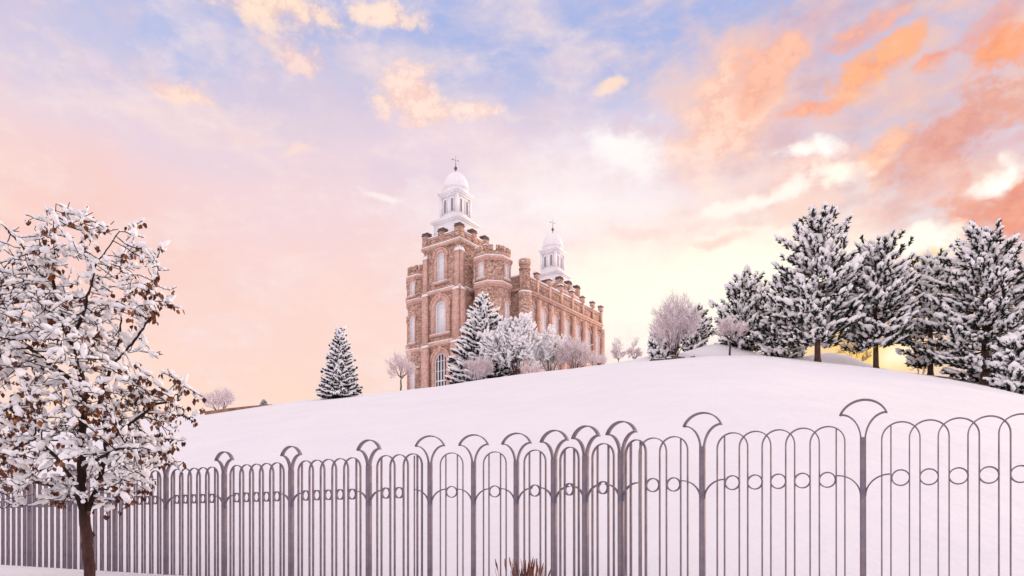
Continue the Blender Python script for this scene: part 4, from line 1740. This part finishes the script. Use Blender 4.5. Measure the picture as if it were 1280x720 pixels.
for it in range(60):
    kd = kdtree.KDTree(len(nodes))
    for i, p in enumerate(nodes):
        if i > 20:
            kd.insert(p, i)
    kd.balance()
    pull = {}
    keep = []
    for a in att:
        co, i, d = kd.find(a)
        if d < .115:
            continue
        keep.append(a)
        if d < 1.6:
            pull.setdefault(i, []).append((a - co).normalized())
    att = keep
    if not pull:
        break
    for i, ds in pull.items():
        s = sum(ds, Vector((0, 0, 0)))
        s = s / len(ds) + Vector((random.gauss(0, .12), random.gauss(0, .12), random.gauss(0, .12)))
        if s.length < .05:
            continue
        add_node(nodes[i] + s.normalized() * STEP, i)
# short spurs so the twigs end in fine forks
nn = len(nodes)
kids = [0] * nn
for i in range(nn):
    if par[i] >= 0:
        kids[par[i]] += 1
for i in range(n_seed, nn):
    if random.random() < (.95 if kids[i] == 0 else .34):
        for s in range(random.randint(1, 2)):
            d0 = (nodes[i] - nodes[par[i]]).normalized()
            d = (d0 + Vector((random.gauss(0, .6), random.gauss(0, .6), random.gauss(.15, .5)))).normalized()
            a = add_node(nodes[i] + d * random.uniform(.07, .14), i)
            d = (d + Vector((random.gauss(0, .3), random.gauss(0, .3), random.gauss(.1, .3)))).normalized()
            add_node(nodes[a] + d * random.uniform(.05, .1), a)
nn = len(nodes)
ch_ = [[] for _ in range(nn)]
for i in range(nn):
    if par[i] >= 0:
        ch_[par[i]].append(i)
rad = [0.0] * nn
for i in range(nn - 1, -1, -1):
    s = sum(rad[c] ** 2.45 for c in ch_[i]) if ch_[i] else 0
    rad[i] = max(s ** (1 / 2.45), .0045)
rmax = rad[0]
sc_ = .088 / rmax
rad = [max(.0072, r * sc_ if r > .03 else r * (1 + (sc_ - 1) * r / .03)) for r in rad]
for i in range(nn):
    if i < 14:
        rad[i] = max(rad[i], .082)
trunk_mb, limb_mb, twig_mb = MB(), MB(), MB()
done = set()
# strands: follow the thickest child
starts = [0]
while starts:
    s = starts.pop()
    strand = [s] if par[s] < 0 else [par[s], s]
    cur = s
    while ch_[cur]:
        ks = sorted(ch_[cur], key=lambda c: -rad[c])
        starts += ks[1:]
        cur = ks[0]
        strand.append(cur)
    rr = [rad[i] for i in strand]
    if par[s] >= 0:
        rr[0] = rr[1]
    if len(strand) < 2:
        continue
    pts = [nodes[i] for i in strand]
    # split the strand where it gets thin
    kthin = next((k for k, r in enumerate(rr) if r < .02), len(rr))
    if s == 0:
        kt = next((k for k, p in enumerate(pts) if p.z > tp(0, 640).z), len(pts))
        trunk_mb.tube(pts[:kt + 1], rr[:kt + 1], 12)
        if kthin > kt + 1:
            limb_mb.tube(pts[kt:kthin + 1], rr[kt:kthin + 1], 8)
        if kthin < len(rr):
            twig_mb.tube(pts[kthin - 1:], rr[kthin - 1:], 4, cap=False)
    else:
        if kthin > 1:
            limb_mb.tube(pts[:kthin + 1], rr[:kthin + 1], 7)
            if kthin < len(rr) - 1:
                twig_mb.tube(pts[kthin:], rr[kthin:], 4, cap=False)
        else:
            twig_mb.tube(pts, rr, 4, cap=False)
# branch scars and lumps on the trunk
for k in range(3):
    z = .2 + k * .3
    a = random.random() * 6
    put_blob(trunk_mb, Vector((.066 * math.cos(a), .066 * math.sin(a), z)), Vector((0, 0, 1)), .05, .045, .03, lo=True)
trunk_mb.build('trunk', 'trunk', ftree, smooth=True)
limb_mb.build('limbs', 'bark', ftree, smooth=True)
twig_mb.build('twigs', 'bark', ftree)
snow_mb, leaf_mb = MB(), MB()


def leaf(mb, c, L):
    d = Vector((random.gauss(0, .35), random.gauss(0, .35), -1)).normalized()
    Rm = rotm(d, random.random() * 6)
    w = L * random.uniform(.28, .42)
    fold = random.uniform(.1, .5) * w
    p = [(0, 0, 0), (.35 * L, w, fold), (.75 * L, w * .6, fold * .6), (L, 0, random.uniform(-.2, .2) * L), (.75 * L, -w * .6, fold * .6), (.35 * L, -w, fold), (.4 * L, 0, 0), (.75 * L, 0, 0)]
    tw_ = random.random() * 2 * PI
    cr_, sr_ = math.cos(tw_), math.sin(tw_)
    p = [(x, y * cr_ - z * sr_, y * sr_ + z * cr_) for x, y, z in p]
    mb.add(np.array(p) @ Rm.T + np.array(c), [(0, 1, 6), (1, 2, 7, 6), (2, 3, 7), (3, 4, 7), (4, 5, 6, 7), (5, 0, 6)])


leafspots = [(190, 385, 34), (215, 395, 26), (210, 495, 42), (240, 510, 24), (175, 630, 22), (125, 510, 26), (165, 270, 14), (30, 510, 22), (205, 555, 24), (15, 570, 20)]
for i in range(n_seed // 3, nn):
    if rad[i] > .034 or par[i] < 0 or nodes[i].z < 1.15:
        continue
    d = nodes[i] - nodes[par[i]]
    if d.length < 1e-4:
        continue
    r = random.random()
    flat = math.hypot(d.x, d.y) / d.length
    if r < (.82 if ch_[i] else .38) * (.4 + .6 * flat):
        s = random.choice((.024, .028, .034, .04, .048, .06)) * random.uniform(.8, 1.2)
        put_blob(snow_mb, nodes[i] + Vector((0, 0, s * .42 + rad[i])), d, s * random.uniform(1.0, 1.8), s * random.uniform(.6, 1.0), s * random.uniform(.55, .8), lo=s < .045)
    if not ch_[i] or random.random() < .06:
        q = nodes[i] + Vector((TX, TY, GROUND))
        lx, ly = HX + F * q.x / q.y, HY - F * q.z / q.y
        w_ = .2
        for (sx, sy, sr) in leafspots:
            g_ = ((lx - sx) / sr) ** 2 + ((ly - sy) / sr) ** 2
            if g_ < 1.3:
                w_ = .95
        if random.random() < w_:
            for k in range(random.randint(2, 4)):
                leaf(leaf_mb, nodes[i] + Vector((random.gauss(0, .025), random.gauss(0, .025), random.uniform(-.03, 0))), random.uniform(.065, .115))
snow_mb.build('snow', 'snow', ftree, smooth=True)
leaf_mb.build('leaves', 'leaf', ftree)
print('NODES', nn, 'blobfaces', len(snow_mb.f), 'leaves', len(leaf_mb.f))
